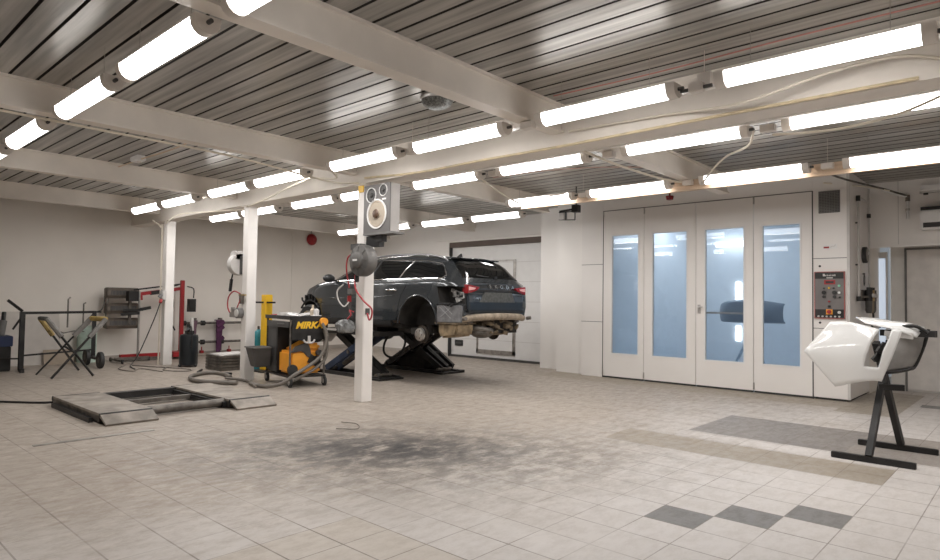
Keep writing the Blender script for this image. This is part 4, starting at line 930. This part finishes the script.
MB().box(-.012, 0, .2, .5, .925, .94).build('drawer_handle', m_mgrey, t)
MB().box(.02, .56, .58, .97, .18, .90).build('cabinet', m_dgrey, t, bevel=.01)
MB().box(.02, .56, .54, .58, .18, .9).build('cabinet_edge', m_dark, t)
t.location = (-8.24, 5.13, 0); t.rotation_euler = (0, 0, math.radians(80))
def place(o): o.location = (-8.24, 5.13, 0); o.rotation_euler = (0, 0, math.radians(80))
# things on and in the trolley (local frame of the trolley)
v = thing('vacuum_cleaner', 'orange and black dust extractor standing inside the trolley', 'vacuum cleaner', (0, 0, 0))
MB().prism([(.04, .19), (.52, .19), (.52, .55), (.04, .52)], 'Y', .06, .52).build('tank', m_orange, v, bevel=.03)
MB().prism([(.10, .54), (.34, .66), (.50, .64), (.52, .54)], 'Y', .06, .50).build('motor_head', m_orange, v, bevel=.03)
MB().prism([(.03, .50), (.12, .60), (.30, .66), (.34, .58), (.38, .40), (.30, .44), (.22, .53)], 'Y', .045, .10).build('front_cover', m_dgrey, v, bevel=.01)
MB().prism([(.30, .36), (.50, .26), (.53, .36), (.36, .48)], 'Y', .03, .08).build('socket_panel', m_dark, v)
MB().cyl((.06, .05, .26), (.06, -.0, .26), .075, 18).build('wheel', m_seal, v, smooth=.6)
MB().cyl((.47, .05, .50), (.47, -.01, .50), .045, 16).build('dial', m_dgrey, v)
MB().cyl((.44, .05, .42), (.44, -.03, .40), .04, 14).build('hose_port', m_dark, v)
place(v)
b_ = thing('waste_bin', 'small grey waste bin hung on the left end of the trolley', 'bin', (0, 0, 0))
bn_ = MB(); bn_.hexa([(-.25, .70, .25), (-.03, .70, .25), (-.03, 0.94, .25), (-.25, 0.94, .25), (-.32, .66, .55), (-.03, .66, .55), (-.03, 1.0, .55), (-.32, 1.0, .55)])
bn_.build('bucket', m_dgrey, b_, bevel=.01)
MB().box(-.33, -.02, .65, .67, .54, .56).box(-.33, -.02, 0.99, 1.01, .54, .56).box(-.33, -.31, .65, 1.01, .54, .56).box(-.04, -.02, .65, 1.01, .54, .56).build('rim', m_mgrey, b_)
place(b_)
def small(nm, label, cat, fn, mat):
    m = MB(); fn(m); o = m.build(nm, mat, smooth=.7); place(o); tag(o, label, cat)
small('sander', 'pale orbital sander lying on the trolley top at its front right', 'sander', lambda m: m.lathe([(.0, 1.032), (.075, 1.032), (.08, 1.06), (.04, 1.07), (.045, 1.13), (.03, 1.16), (0, 1.165)], (.45, .10, 0), seg=20), m_lgrey)
small('paper_heap', 'crumpled white paper on the trolley top', 'paper', lambda m: [m.obox((.12 + .06 * k, .22 + .11 * (k % 3), 1.055 + .012 * (k % 2)), (.16, .12, .035), k, .15, .2) for k in range(5)], m_white)
small('cloth', 'folded grey cloth at the back of the trolley top', 'cloth', lambda m: [m.obox((.25, .72, 1.045 + .02 * k), (.3 - .05 * k, .22, .02), .2 * k) for k in range(3)], m_lgrey)
small('abrasive_disc_box', 'small dark box on the trolley top beside the white paper', 'box', lambda m: m.box(.36, .50, .40, .56, 1.032, 1.09), m_dgrey)
small('marker', 'small red-capped tube on the left rear corner of the trolley top', 'tube', lambda m: m.cyl((.05, .9, 1.045), (.14, .8, 1.05), .018, 8), m_red)
small('tape_roll', 'yellow roll hung with a grey hose end at the front right corner of the trolley', 'tape roll', lambda m: m.lathe([(.03, -.03), (.06, -.03), (.06, .03), (.03, .03)], (.50, -.06, .97), 'Y', 18), m_orange)
small('spray_bottle', 'white and brown bottle at the far end of the trolley top', 'bottle', lambda m: m.lathe([(0, 1.032), (.04, 1.032), (.042, 1.14), (.015, 1.17), (.015, 1.22), (0, 1.22)], (.48, .3, 0), seg=14), M('beige_bottle', (.6, .5, .38), .4))
small('suction_hose', 'grey suction hose draped down the front of the trolley to the floor', 'hose', lambda m: m.tube([(.47, -.07, .95), (.53, -.10, .80), (.52, -.10, .62), (.44, -.10, .45), (.25, -.12, .32), (.02, -.14, .20), (-.15, -.08, .08), (-.3, .1, .035), (-.4, .5, .035)], .026, 10, 6), m_tube)
small('suction_hose', 'second grey hose curving from the orange vacuum down the trolley front', 'hose', lambda m: m.tube([(.53, -.02, .84), (.565, -.06, .62), (.53, -.08, .42), (.40, -.09, .30), (.22, -.10, .20), (.05, -.08, .12)], .022, 10, 6), m_tube)
hose([(-9.0, 4.72, .035), (-9.45, 4.45, .035), (-9.85, 4.42, .035), (-10.3, 4.62, .035), (-10.55, 4.95, .035), (-10.45, 5.12, .035), (-10.1, 5.1, .035), (-9.75, 5.0, .035)], .032, m_tube, 'thick grey hose coiled on the floor around the middle post', 8, 'loose_hose')
hose([(-8.5, 4.75, .03), (-9.0, 4.95, .03), (-9.35, 4.98, .03), (-9.7, 4.9, .03)], .022, m_tube, 'thinner grey hose on the floor in front of the trolley', 6, 'loose_hose')
hose([(-11.2, 5.2, .02), (-10.8, 4.95, .02), (-10.7, 5.1, .02), (-10.3, 5.3, .02)], .02, m_dark, 'black hose lying on the floor left of the middle post', 6, 'loose_hose')

# yellow upright and teal cylinder behind the trolley
t = thing('yellow_upright', 'yellow upright post with a short black crossbar behind the trolley', 'post', (-10.42, 6.0, 0))
MB().box(-10.50, -10.34, 5.93, 6.07, .03, 1.38).build('post', m_yellow, t, bevel=.01)
MB().bar((-10.72, 5.88, 1.24), (-10.15, 6.0, 1.24), .03).build('crossbar', m_dark, t)
MB().box(-10.62, -10.2, 5.8, 6.2, 0, .03).build('foot_plate', m_dark, t)
t = thing('teal_cylinder', 'slim teal gas cylinder standing left of the yellow post', 'gas cylinder', (-10.78, 6.05, 0))
MB().lathe([(0, 0), (.10, 0), (.10, .60), (.085, .68), (.04, .72), (.03, .74), (0, .74)], (-10.78, 6.05, 0), seg=20).build('body', m_teal, t, smooth=.7)
MB().cyl((-10.78, 6.05, .74), (-10.78, 6.05, .80), .02, 8).build('valve', m_dsteel, t)

# ------------------------------------------------------------------ along the left wall
# black tube rack
t = thing('tube_rack', 'black rectangular tube rack on two wheels by the left wall', 'rack', (-13.3, 3.6, 0))
Lp, Rp = Vector((-13.0, 2.88, 0)), Vector((-13.75, 4.22, 0))
U = lambda f, z: Lp.lerp(Rp, f) + Vector((0, 0, z))
MB().bar(U(0, .03), U(0, 1.02), .085, .07).build('post', m_dark, t)
MB().bar(U(1, .12), U(1, 1.02), .06, .06).build('post', m_dark, t)
MB().bar(U(0, 1.0), U(1, 1.0), .045).bar(U(1, 1.0), U(1.1, 1.0), .03).build('top_rail', m_dark, t)
MB().bar(U(0, .27), U(1, .27), .03).build('lower_rail', m_dark, t)
MB().bar(Vector((-12.75, 2.85, .03)), Vector((-13.25, 2.92, .03)), .06).build('foot', m_dark, t)
MB().bar(U(0, 1.03), Vector((-13.08, 2.68, 1.22)), .045).bar(U(0, .95), Vector((-13.05, 2.76, .72)), .03).build('hook_arm', m_dark, t)
MB().bar(U(0, .22), Vector((-13.15, 2.62, .22)), .025).build('peg', m_dark, t)
for f in (.60, .83):
    MB().tube([U(f, .72), U(f, 1.0), U(f, 1.16 if f > .7 else 1.24), U(f + .03, 1.28 if f < .7 else 1.18)], .014, 6).build('hook', m_dsteel, t)
MB().tube([U(.42, .70), U(.55, .62), U(.7, .65), U(.85, .63)], .01, 6).build('crossbar', m_dsteel, t)
for k, (p, l) in enumerate(((Vector((-13.45, 4.02, .15)), 1), (Vector((-12.70, 4.02, .15)), 2))):
    w = MB().lathe([(.05, -.03), (.145, -.03), (.15, -.01), (.15, .01), (.145, .03), (.05, .03)], p, 'Y', 24).build('wheel', m_seal, t, smooth=.6)
    MB().lathe([(.05, -.035), (.05, .035)], p, 'Y', 14).build('hub', m_dgrey, w)
MB().bar((-13.45, 4.06, .15), (-12.70, 4.06, .15), .03).bar(U(1, .14), (-13.1, 4.06, .15), .04).build('axle', m_dark, t)
# mint gas cylinder behind the rack
t = thing('gas_cylinder', 'mint green sheet-metal cylinder behind the right end of the rack', 'gas cylinder', (-14.10, 4.21, 0))
MB().lathe([(0, 0), (.17, 0), (.17, .60), (.16, .68), (.12, .72), (0, .73)], (-14.10, 4.21, 0), seg=24).build('body', m_mint, t, smooth=.7)
MB().lathe([(.04, .75), (.04, .80), (.02, .81), (0, .83)], (-14.10, 4.21, 0), seg=12).build('valve', m_dsteel, t)
hose([(-14.08, 4.23, .86), (-13.95, 4.28, .98), (-13.85, 4.38, 1.05), (-13.95, 4.46, 1.25), (-14.1, 4.5, 1.3)], .012, m_dgrey, 'grey gas hose arching up right of the mint cylinder', 6)
# folding trestle with padded arms
t = thing('folding_trestle', 'dark X-shaped folding trestle with yellow and grey padded arms', 'trestle', (-11.85, 3.25, 0))
feet = [((-12.13, 2.90), (-11.70, 3.55)), ((-12.45, 3.62), (-12.10, 2.85)), ((-11.41, 2.93), (-11.35, 3.72)), ((-11.42, 3.52), (-11.75, 2.90))]
m_pads = [M('dull_yellow_padding', (.30, .22, .085), .8, var=.5, vscale=12), M('grey_padding', (.20, .19, .18), .8, var=.3), M('ochre_padding', (.46, .33, .11), .8, var=.3)]
legs = [(Vector((-12.13, 2.90, .02)), Vector((-11.95, 3.62, .93))), (Vector((-12.43, 3.60, .02)), Vector((-12.35, 2.98, .93))), (Vector((-11.41, 2.93, .02)), Vector((-11.55, 3.72, .93))), (Vector((-11.42, 3.52, .02)), Vector((-11.95, 2.98, .93)))]
for i, (a, c) in enumerate(legs):
    MB().bar(a, c, .028).build('leg', m_dark, t)
    MB().tube([a.lerp(c, .68), a.lerp(c, 1.0)], .04, 8).build('arm_pad', [m_pads[1], m_pads[0], m_pads[1], m_pads[1]][i], t, smooth=.7)
MB().tube([legs[0][1], legs[2][1]], .04, 8).build('arm_pad', m_pads[2], t, smooth=.7)
MB().tube([legs[1][1], legs[3][1]], .035, 8).build('arm_pad', m_dgrey, t, smooth=.7)
MB().bar(legs[0][0].lerp(legs[0][1], .5), legs[2][0].lerp(legs[2][1], .42), .025).build('spreader', m_dark, t)
# sheets leaning on the wall, blue crate at the edge
t = thing('leaning_board', 'pale grey board leaning on the left wall behind the rack', 'board', (-14.2, 3.2, 0))
MB().hexa([(-14.05, 2.6, 0), (-14.02, 2.6, 0), (-14.02, 3.75, 0), (-14.05, 3.75, 0), (-14.27, 2.6, 1.0), (-14.24, 2.6, 1.0), (-14.24, 3.75, 1.0), (-14.27, 3.75, 1.0)]).build('board', M('pale_board', (.58, .54, .50), .6, var=.05), t)
o = MB().hexa([(-13.95, 3.45, 0), (-13.93, 3.45, 0), (-13.93, 3.95, 0), (-13.95, 3.95, 0), (-14.02, 3.45, .28), (-14.0, 3.45, .28), (-14.0, 3.95, .28), (-14.02, 3.95, .28)]).build('card_sheet', M('brown_card', (.40, .33, .26), .8), loc=(-13.95, 3.7, 0)); tag(o, 'low brownish card leaning on the board behind the rack', 'board')
t = thing('plastic_crate', 'dark blue topped black crate cut off by the left edge', 'crate', (-13.4, 2.65, 0))
MB().box(-13.62, -13.2, 2.35, 2.78, 0, .42).build('bin', m_dark, t, bevel=.01)
MB().box(-13.64, -13.18, 2.33, 2.80, .42, .60).build('blue_lid', M('navy_plastic', (.02, .035, .10), .5), t, bevel=.01)
t = thing('tool_bundle', 'grey and black bundle standing on the blue-lidded crate at left edge', 'tools', (-13.4, 2.6, .6))
MB().cyl((-13.40, 2.66, .6), (-13.44, 2.70, .86), .06, 12).build('can', m_mgrey, t, smooth=.7)
MB().cyl((-13.44, 2.70, .86), (-13.5, 2.72, 1.0), .035, 10).cyl((-13.44, 2.60, .6), (-13.5, 2.62, .92), .03, 10).build('handles', m_dark, t, smooth=.7)

# infra-red drying lamp: three cassettes on a pole
t = thing('drying_lamp', 'three-cassette infrared drying lamp on a thin stand by the left wall', 'drying lamp', (-13.75, 5.03, 0))
m_cas = M('cassette_brown', (.15, .125, .105), .5, .2, var=.25)
for k, z in enumerate((1.38, 1.07, .77)):
    hs = MB(); hs.prism([(-14.02, z - .10), (-13.84, z - .11), (-13.80, z - .05), (-13.80, z + .06), (-13.86, z + .11), (-14.02, z + .10)], 'Y', 4.46, 5.06)
    c = hs.build('cassette', m_cas, t, bevel=.012)
    MB().box(-13.80, -13.79, 4.52, 5.0, z - .035, z + .045).build('tube_window', m_dgrey, c)
    gr = MB()
    for q in range(8): gr.box(-13.795, -13.785, 4.54 + q * .06, 4.548 + q * .06, z - .05, z + .06)
    gr.build('guard_wire', m_dsteel, c)
MB().bar((-13.88, 4.48, .76), (-13.88, 4.48, 1.44), .04).bar((-13.80, 4.88, .75), (-13.80, 4.88, 1.42), .05).build('carrier', m_dsteel, t)
MB().cyl((-13.72, 5.03, .05), (-13.72, 5.03, 1.42), .022, 10).build('pole', m_steel, t, smooth=.7)
MB().box(-13.80, -13.62, 4.80, 4.98, 1.22, 1.42).build('control_box', m_dark, t)
MB().bar((-13.78, 4.75, 1.03), (-13.70, 5.10, 1.05), .05).obox((-13.7, 5.14, 1.07), (.04, .22, .06), 0, 0, .2).bar((-13.76, 4.7, .95), (-13.7, 5.03, .98), .06).build('joint_arm', m_dark, t)
MB().bar((-13.72, 4.60, .06), (-13.72, 5.25, .06), .06).bar((-13.3, 4.6, .05), (-13.95, 4.6, .05), .04).build('base', m_dsteel, t)
for p in ((-13.3, 4.6), (-13.95, 4.6), (-13.72, 5.25)): MB().lathe([(.02, -.02), (.04, -.015), (.04, .015), (.02, .02)], (p[0], p[1], .042), 'Y', 12).build('castor', m_seal, t)
# red pulling tower
t = thing('pulling_tower', 'tall red pulling tower with long base arms behind the far left post', 'pulling tower', (-13.85, 5.95, 0))
MB().box(-13.885, -13.815, 5.91, 5.99, .04, 1.68).build('column', m_red, t, bevel=.008)
MB().box(-14.05, -13.65, 5.72, 6.0, .05, .15).build('base_block', m_red, t)
MB().bar((-13.80, 4.72, .10), (-13.86, 5.75, .10), .08, .08).build('base_arm', m_red, t)
MB().bar((-13.80, 4.75, .045), (-13.86, 5.75, .045), .12, .05).build('base_skid', m_dsteel, t)
MB().bar((-13.88, 5.92, 1.50), (-13.80, 5.02, 1.36), .07, .07).build('upper_arm', m_red, t)
MB().bar((-13.80, 5.10, 1.30), (-13.78, 4.86, 1.27), .10, .11).build('arm_head', m_red, t)
MB().bar((-13.89, 5.95, 1.60), (-13.80, 4.95, 1.45), .03).build('tie_rod', m_dark, t)
MB().bar((-13.84, 5.60, 1.44), (-13.81, 5.28, 1.39), .08, .08).build('black_sleeve', m_dark, t)
MB().box(-13.85, -13.72, 6.06, 6.2, 1.0, 1.28).build('pump_box', m_dark, t)
MB().tube([(-13.84, 5.86, 1.58), (-13.9, 5.72, 1.5), (-13.88, 5.78, 1.2), (-13.86, 5.74, .8), (-13.85, 5.82, .6)], .014, 8, 5).build('hydraulic_hose', m_dark, t)
MB().tube([(-13.8, 6.03, 1.55), (-13.75, 6.15, 1.5), (-13.76, 6.16, 1.3)], .012, 8, 5).build('hydraulic_hose', m_dark, t)
# black compressor barrel
t = thing('oil_barrel', 'dark blue-black barrel unit beside the far left post', 'barrel', (-12.05, 5.33, 0))
MB().lathe([(0, .03), (.16, .03), (.165, .06), (.165, .55), (.155, .60), (.10, .62), (0, .62)], (-12.05, 5.33, 0), seg=28).build('drum', M('blue_black_paint', (.008, .011, .014), .4, var=.2), t, smooth=.6)
for a in (0.5, 2.6, 4.7): MB().ball((-12.05 + .16 * math.cos(a), 5.33 + .16 * math.sin(a), .03), .03, (1, 1, 1), 10).build('foot', m_seal, t)
MB().box(-12.13, -11.98, 5.28, 5.40, .62, .68).cyl((-12.08, 5.33, .68), (-12.08, 5.33, .80), .03, 10).cyl((-12.02, 5.3, .66), (-11.93, 5.25, .72), .03, 10).build('pump_head', m_dark, t)
MB().box(-12.10, -12.02, 5.36, 5.40, .68, .92).build('label_plate', m_lgrey, t)
MB().tube([(-12.0, 5.3, .72), (-11.9, 5.3, .76), (-11.86, 5.3, .6), (-11.87, 5.3, .35)], .012, 8, 4).build('suction_tube', m_dark, t)
# wall rack with straps
t = thing('bar_rack', 'two long dark bars with purple straps in a rack on the left wall', 'rack', (-14.2, 6.9, .3))
for z in (.74, .31):
    b2 = MB().cyl((-14.12, 6.10, z), (-14.12, 7.72, z), .028, 10).build('bar', m_dsteel, t, smooth=.7)
    for yv in (6.12, 6.55, 7.0, 7.66): MB().cyl((-14.12, yv - .04, z), (-14.12, yv + .04, z), .055, 12).build('collar', m_dark, b2)
for yv in (6.4, 7.0): MB().box(-14.29, -14.15, yv - .02, yv + .02, .1, .85).build('wall_bracket', m_dsteel, t)
st = MB(); st.hexa([(-14.055, 6.84, .08), (-14.035, 6.84, .08), (-14.035, 6.94, .08), (-14.055, 6.94, .08), (-14.085, 6.84, .80), (-14.055, 6.84, .80), (-14.055, 7.0, .80), (-14.085, 7.0, .80)])
for z in (.72, .6, .36): st.obox((-14.03, 6.92, z), (.03, .20, .08), 0, 0, .6)
st.obox((-14.12, 6.92, .80), (.10, .16, .02))
o = st.build('ratchet_strap', m_purple, loc=(-14.06, 6.9, .1)); tag(o, 'purple strap bundle hanging over both bars of the wall rack', 'strap')
st = MB(); st.hexa([(-14.05, 6.18, .10), (-14.03, 6.18, .10), (-14.03, 6.30, .10), (-14.05, 6.30, .10), (-14.08, 6.24, .80), (-14.05, 6.24, .80), (-14.05, 6.40, .80), (-14.08, 6.40, .80)])
o = st.build('ratchet_strap', M('mauve_strap', (.16, .09, .12), .8), loc=(-14.05, 6.28, .1)); tag(o, 'greyish mauve strap hanging at the left end of the wall rack', 'strap')
for k, yv in enumerate((6.55, 7.2)):
    o = MB().box(-14.2, -14.1, yv - .03, yv + .03, 0, .12).cyl((-14.15, yv, .12), (-14.15, yv, .2), .012, 8).build('clamp', m_red, loc=(-14.15, yv, 0)); tag(o, ['small red clamp on the floor under the left part of the bar rack', 'small red clamp on the floor under the purple strap'][k], 'clamp')
o = MB().box(-14.27, -13.98, 5.9, 8.2, 0, .06).build('floor_channel', M('rusty_channel', (.30, .25, .21), .7, var=.2), loc=(-14.1, 7, 0)); tag(o, 'low brownish channel lying along the left wall under the bar rack', 'channel')
# stack of dark louvred grids
t = thing('grid_stack', 'stack of dark slatted grids on the floor left of the middle post', 'grid stack', (-11.2, 5.75, 0))
for k in range(5):
    MB().box(-11.50, -10.90, 5.40, 6.05, .004 + k * .055, .050 + k * .055).build('grid', m_dsteel, t, bevel=.006)
o = MB().hexa([(-11.46, 5.46, .268), (-10.94, 5.46, .268), (-10.94, 6.0, .268), (-11.46, 6.0, .268), (-11.44, 5.46, .285), (-10.94, 5.50, .285), (-10.94, 5.98, .30), (-11.44, 6.0, .30)]).build('cloth', m_lgrey, loc=(-11.2, 5.7, .27)); tag(o, 'pale folded cloth on the stack of dark grids', 'cloth')
cable('loose_cable', [(-12.0, 4.9, .012), (-11.6, 4.7, .012), (-11.2, 4.9, .012), (-11.5, 5.1, .012), (-12.4, 4.75, .012), (-12.8, 4.6, .012)], .008, m_dsteel, 'thin brownish cable wound on the floor before the far post')
cable('loose_cable', [(-13.0, 4.55, .012), (-12.3, 4.2, .012), (-11.8, 4.25, .012), (-12.1, 4.5, .012), (-11.4, 4.6, .012)], .008, m_tube, 'thin grey cable straying over the floor near the far post')

# ------------------------------------------------------------------ white bumper on a black stand at right
t = thing('panel_stand', 'black steel X stand on two floor bars at right', 'stand', (-1.05, 6.6, 0))
for y, x0, x1 in ((6.25, -1.40, -.79), (7.0, -1.34, -.72)):
    MB().box(x0, x1, y - .025, y + .025, 0, .05).build('floor_bar', m_dark, t, bevel=.004)
MB().bar((-1.12, 6.25, .05), (-1.05, 6.80, 1.0), .05).build('leg', m_dark, t)
MB().bar((-1.00, 7.0, .05), (-1.10, 6.47, 1.0), .05).build('leg', m_dark, t)
MB().bar((-1.10, 6.55, .61), (-.92, 6.62, .61), .05, .05).build('cross_tube', m_dark, t)
MB().bar((-1.10, 6.70, 1.08), (-.69, 6.62, 1.085), .055, .055).build('support_arm', m_dark, t)
bw = thing('bumper_cover', 'glossy white bumper cover laid over the black stand at right', 'bumper', (-1.2, 6.6, .95))
m_gw = M('gloss_white_paint', (.80, .80, .79), .12, 0, var=.01, coat=1)
m_inner = M('grey_bumper_inside', (.26, .25, .24), .5, var=.2)
def shell(rows, name, mat, parent, th=.012, sub=2, hole=(), smooth=.9, inner=None, away=(0, 1, 0), corners=False):
    m = MB(); V = [[m.bm.verts.new(p) for p in r] for r in rows]
    for i, (a, c) in enumerate(zip(V, V[1:])):
        for k in range(len(a) - 1):
            if (i, k) not in hole: m._f([a[k], a[k + 1], c[k + 1], c[k]])
    m.bm.normal_update()
    if sum((f.normal.dot(Vector(away)) for f in m.bm.faces)) > 0: bmesh.ops.reverse_faces(m.bm, faces=m.bm.faces)
    cl = m.bm.edges.layers.float.new('crease_edge')
    for e in m.bm.edges:
        if len(e.link_faces) == 1: e[cl] = 1.0
    if corners:
        cv = m.bm.verts.layers.float.new('crease_vert')
        for v in m.bm.verts:
            if v.is_boundary: v[cv] = 1.0
    o = m.build(name, [mat, inner or mat], parent, smooth=smooth, recalc=False)
    s = o.modifiers.new('sub', 'SUBSURF'); s.levels = s.render_levels = sub
    d = o.modifiers.new('sol', 'SOLIDIFY'); d.thickness = th; d.offset = 0; d.material_offset = 1 if inner else 0; d.material_offset_rim = 0
    return o
# main white face: rows from upper edge to lower edge, left tip to right, with the lamp opening left open
rows_ = [
 [(-1.43, 6.38, 1.17), (-1.35, 6.37, 1.175), (-1.26, 6.36, 1.17), (-1.16, 6.36, 1.145), (-1.055, 6.36, 1.115), (-.97, 6.38, 1.12), (-.895, 6.40, 1.115)],
 [(-1.535, 6.39, 1.035), (-1.43, 6.35, 1.06), (-1.32, 6.325, 1.06), (-1.21, 6.31, 1.045), (-1.10, 6.31, 1.02), (-.985, 6.36, 1.055), (-.92, 6.38, 1.03)],
 [(-1.645, 6.37, .897), (-1.51, 6.325, .92), (-1.37, 6.29, .93), (-1.24, 6.28, .925), (-1.14, 6.29, .90), (-1.03, 6.34, .93), (-.965, 6.37, .89)],
 [(-1.52, 6.36, .752), (-1.43, 6.32, .765), (-1.34, 6.295, .785), (-1.24, 6.285, .795), (-1.16, 6.295, .80), (-1.06, 6.34, .795), (-1.01, 6.37, .77)],
 [(-1.39, 6.36, .60), (-1.335, 6.33, .615), (-1.27, 6.31, .64), (-1.20, 6.305, .66), (-1.14, 6.31, .675), (-1.08, 6.35, .68), (-1.045, 6.37, .675)]]
shell(rows_, 'outer_skin', m_gw, bw, .014, 2, hole=((0, 4), (1, 4), (2, 4)), inner=m_inner, corners=True)
for a, c in (((-1.10, 6.42, .84), (-1.03, 6.46, 1.0)), ((-1.07, 6.38, .92), (-1.05, 6.40, .96)), ((-1.10, 6.36, .85), (-1.08, 6.38, .88))): MB().bar(a, c, .03, .04).build('clip', m_dark, bw)
# grey inner side on the right
rr = [
 [(-1.02, 6.56, 1.10), (-.92, 6.60, 1.13), (-.84, 6.68, 1.14), (-.80, 6.80, 1.13)],
 [(-1.00, 6.52, .98), (-.90, 6.56, 1.0), (-.82, 6.66, 1.0), (-.78, 6.80, 1.0)],
 [(-1.03, 6.50, .85), (-.93, 6.54, .86), (-.86, 6.64, .87), (-.82, 6.80, .87)],
 [(-1.07, 6.50, .74), (-.96, 6.53, .765), (-.89, 6.62, .78), (-.86, 6.78, .79)]]
shell(rr, 'inner_side', m_inner, bw, .014, 2)
MB().tube([(-1.06, 6.50, .735), (-.95, 6.53, .755), (-.88, 6.62, .775), (-.85, 6.72, .80), (-.79, 6.76, .98), (-.76, 6.78, 1.12)], .014, 8, 4).build('edge_lip', m_dark, bw, smooth=.9)
# upper white lip behind
rt = [
 [(-1.33, 6.86, 1.20), (-1.20, 6.84, 1.21), (-1.08, 6.80, 1.19), (-.98, 6.76, 1.17), (-.88, 6.74, 1.17), (-.78, 6.76, 1.13)],
 [(-1.30, 6.72, 1.215), (-1.20, 6.68, 1.215), (-1.08, 6.64, 1.20), (-.98, 6.62, 1.19), (-.88, 6.62, 1.18), (-.78, 6.66, 1.13)],
 [(-1.20, 6.58, 1.16), (-1.14, 6.54, 1.15), (-1.06, 6.52, 1.135), (-.98, 6.50, 1.12), (-.90, 6.51, 1.09), (-.82, 6.57, 1.05)]]
shell(rt, 'upper_lip', m_gw, bw, .012, 2, away=(0, 0, -1))
MB().tube([(-.92, 6.58, 1.14), (-.84, 6.58, 1.15), (-.78, 6.60, 1.12), (-.745, 6.60, 1.09)], .016, 8, 4).build('dark_strip', m_dark, bw, smooth=.9)
MB().bar((-1.05, 6.56, 1.08), (-.84, 6.56, 1.06), .03, .05).build('inner_bar', m_lgrey, bw)

# ------------------------------------------------------------------ bracketed device at the left end of the pine board
t = thing('hanging_device', 'small bracketed device hung at the left end of the pine board', 'device', (-5.8, 8.8, 2.9))
MB().bar((-5.95, 8.7, 2.80), (-5.65, 8.72, 2.80), .015).bar((-5.95, 8.7, 2.68), (-5.65, 8.72, 2.66), .015).bar((-5.65, 8.72, 2.66), (-5.65, 8.72, 2.80), .015).bar((-5.82, 8.71, 2.67), (-5.82, 8.71, 2.80), .015).build('frame', m_dark, t)
MB().box(-5.93, -5.84, 8.68, 8.78, 2.68, 2.79).build('lamp', m_lgrey, t)
MB().box(-5.68, -5.58, 8.66, 8.78, 2.78, 2.90).bar((-5.95, 8.72, 2.82), (-5.6, 8.72, 2.84), .03).build('driver', m_dark, t)
MB().cyl((-5.63, 8.72, 2.9), (-5.63, 8.72, ZC), .01, 6).build('hanger', m_dgrey, t)
o = MB().lathe([(0, -.05), (.05, -.04), (.06, 0), (.06, .02), (0, .02)], (-4.3, 9.3, 2.97), seg=20).cyl((-4.3, 9.3, 2.98), (-4.3, 9.3, ZC), .015, 8).build('beacon', M('dark_red_lens', (.20, .01, .015), .2), smooth=.7, loc=(-4.3, 9.3, 2.97)); tag(o, 'small dark red beacon under the ceiling over the booth doors', 'beacon')

# ------------------------------------------------------------------ camera, world, exposure
cd = bpy.data.cameras.new('camera'); cam = bpy.data.objects.new('camera', cd); COL.objects.link(cam)
f, yaw, pit, rol = 632.765, 0.738627, 0.0347971, 0.0144332
cy_, sy_ = math.cos(yaw), math.sin(yaw)
fw = Vector((-sy_, cy_, 0)); ri = Vector((cy_, sy_, 0)); up = Vector((0, 0, 1))
f2 = fw * math.cos(pit) + up * math.sin(pit); u2 = up * math.cos(pit) - fw * math.sin(pit)
r3 = ri * math.cos(rol) + u2 * math.sin(rol); u3 = u2 * math.cos(rol) - ri * math.sin(rol)
mw = Matrix((r3, u3, -f2)).transposed().to_4x4(); mw.translation = (0, 0, 1.30)
cam.matrix_world = mw
cd.sensor_width = 36; cd.lens = f / 940 * 36; cd.clip_start = .05
S.camera = cam
w = bpy.data.worlds.new('world'); S.world = w; w.use_nodes = True
w.node_tree.nodes['Background'].inputs['Color'].default_value = (.9, .95, 1, 1); w.node_tree.nodes['Background'].inputs['Strength'].default_value = .3
vs_ = S.view_settings; vs_.view_transform = 'Standard'; vs_.look = 'None'; vs_.gamma = 1; vs_.exposure = 0.2; vs_.use_curve_mapping = False
S.cycles.max_bounces = 10; S.cycles.diffuse_bounces = 6; S.cycles.glossy_bounces = 4; S.cycles.transparent_max_bounces = 12
S.cycles.use_denoising = True; S.cycles.sample_clamp_indirect = 6
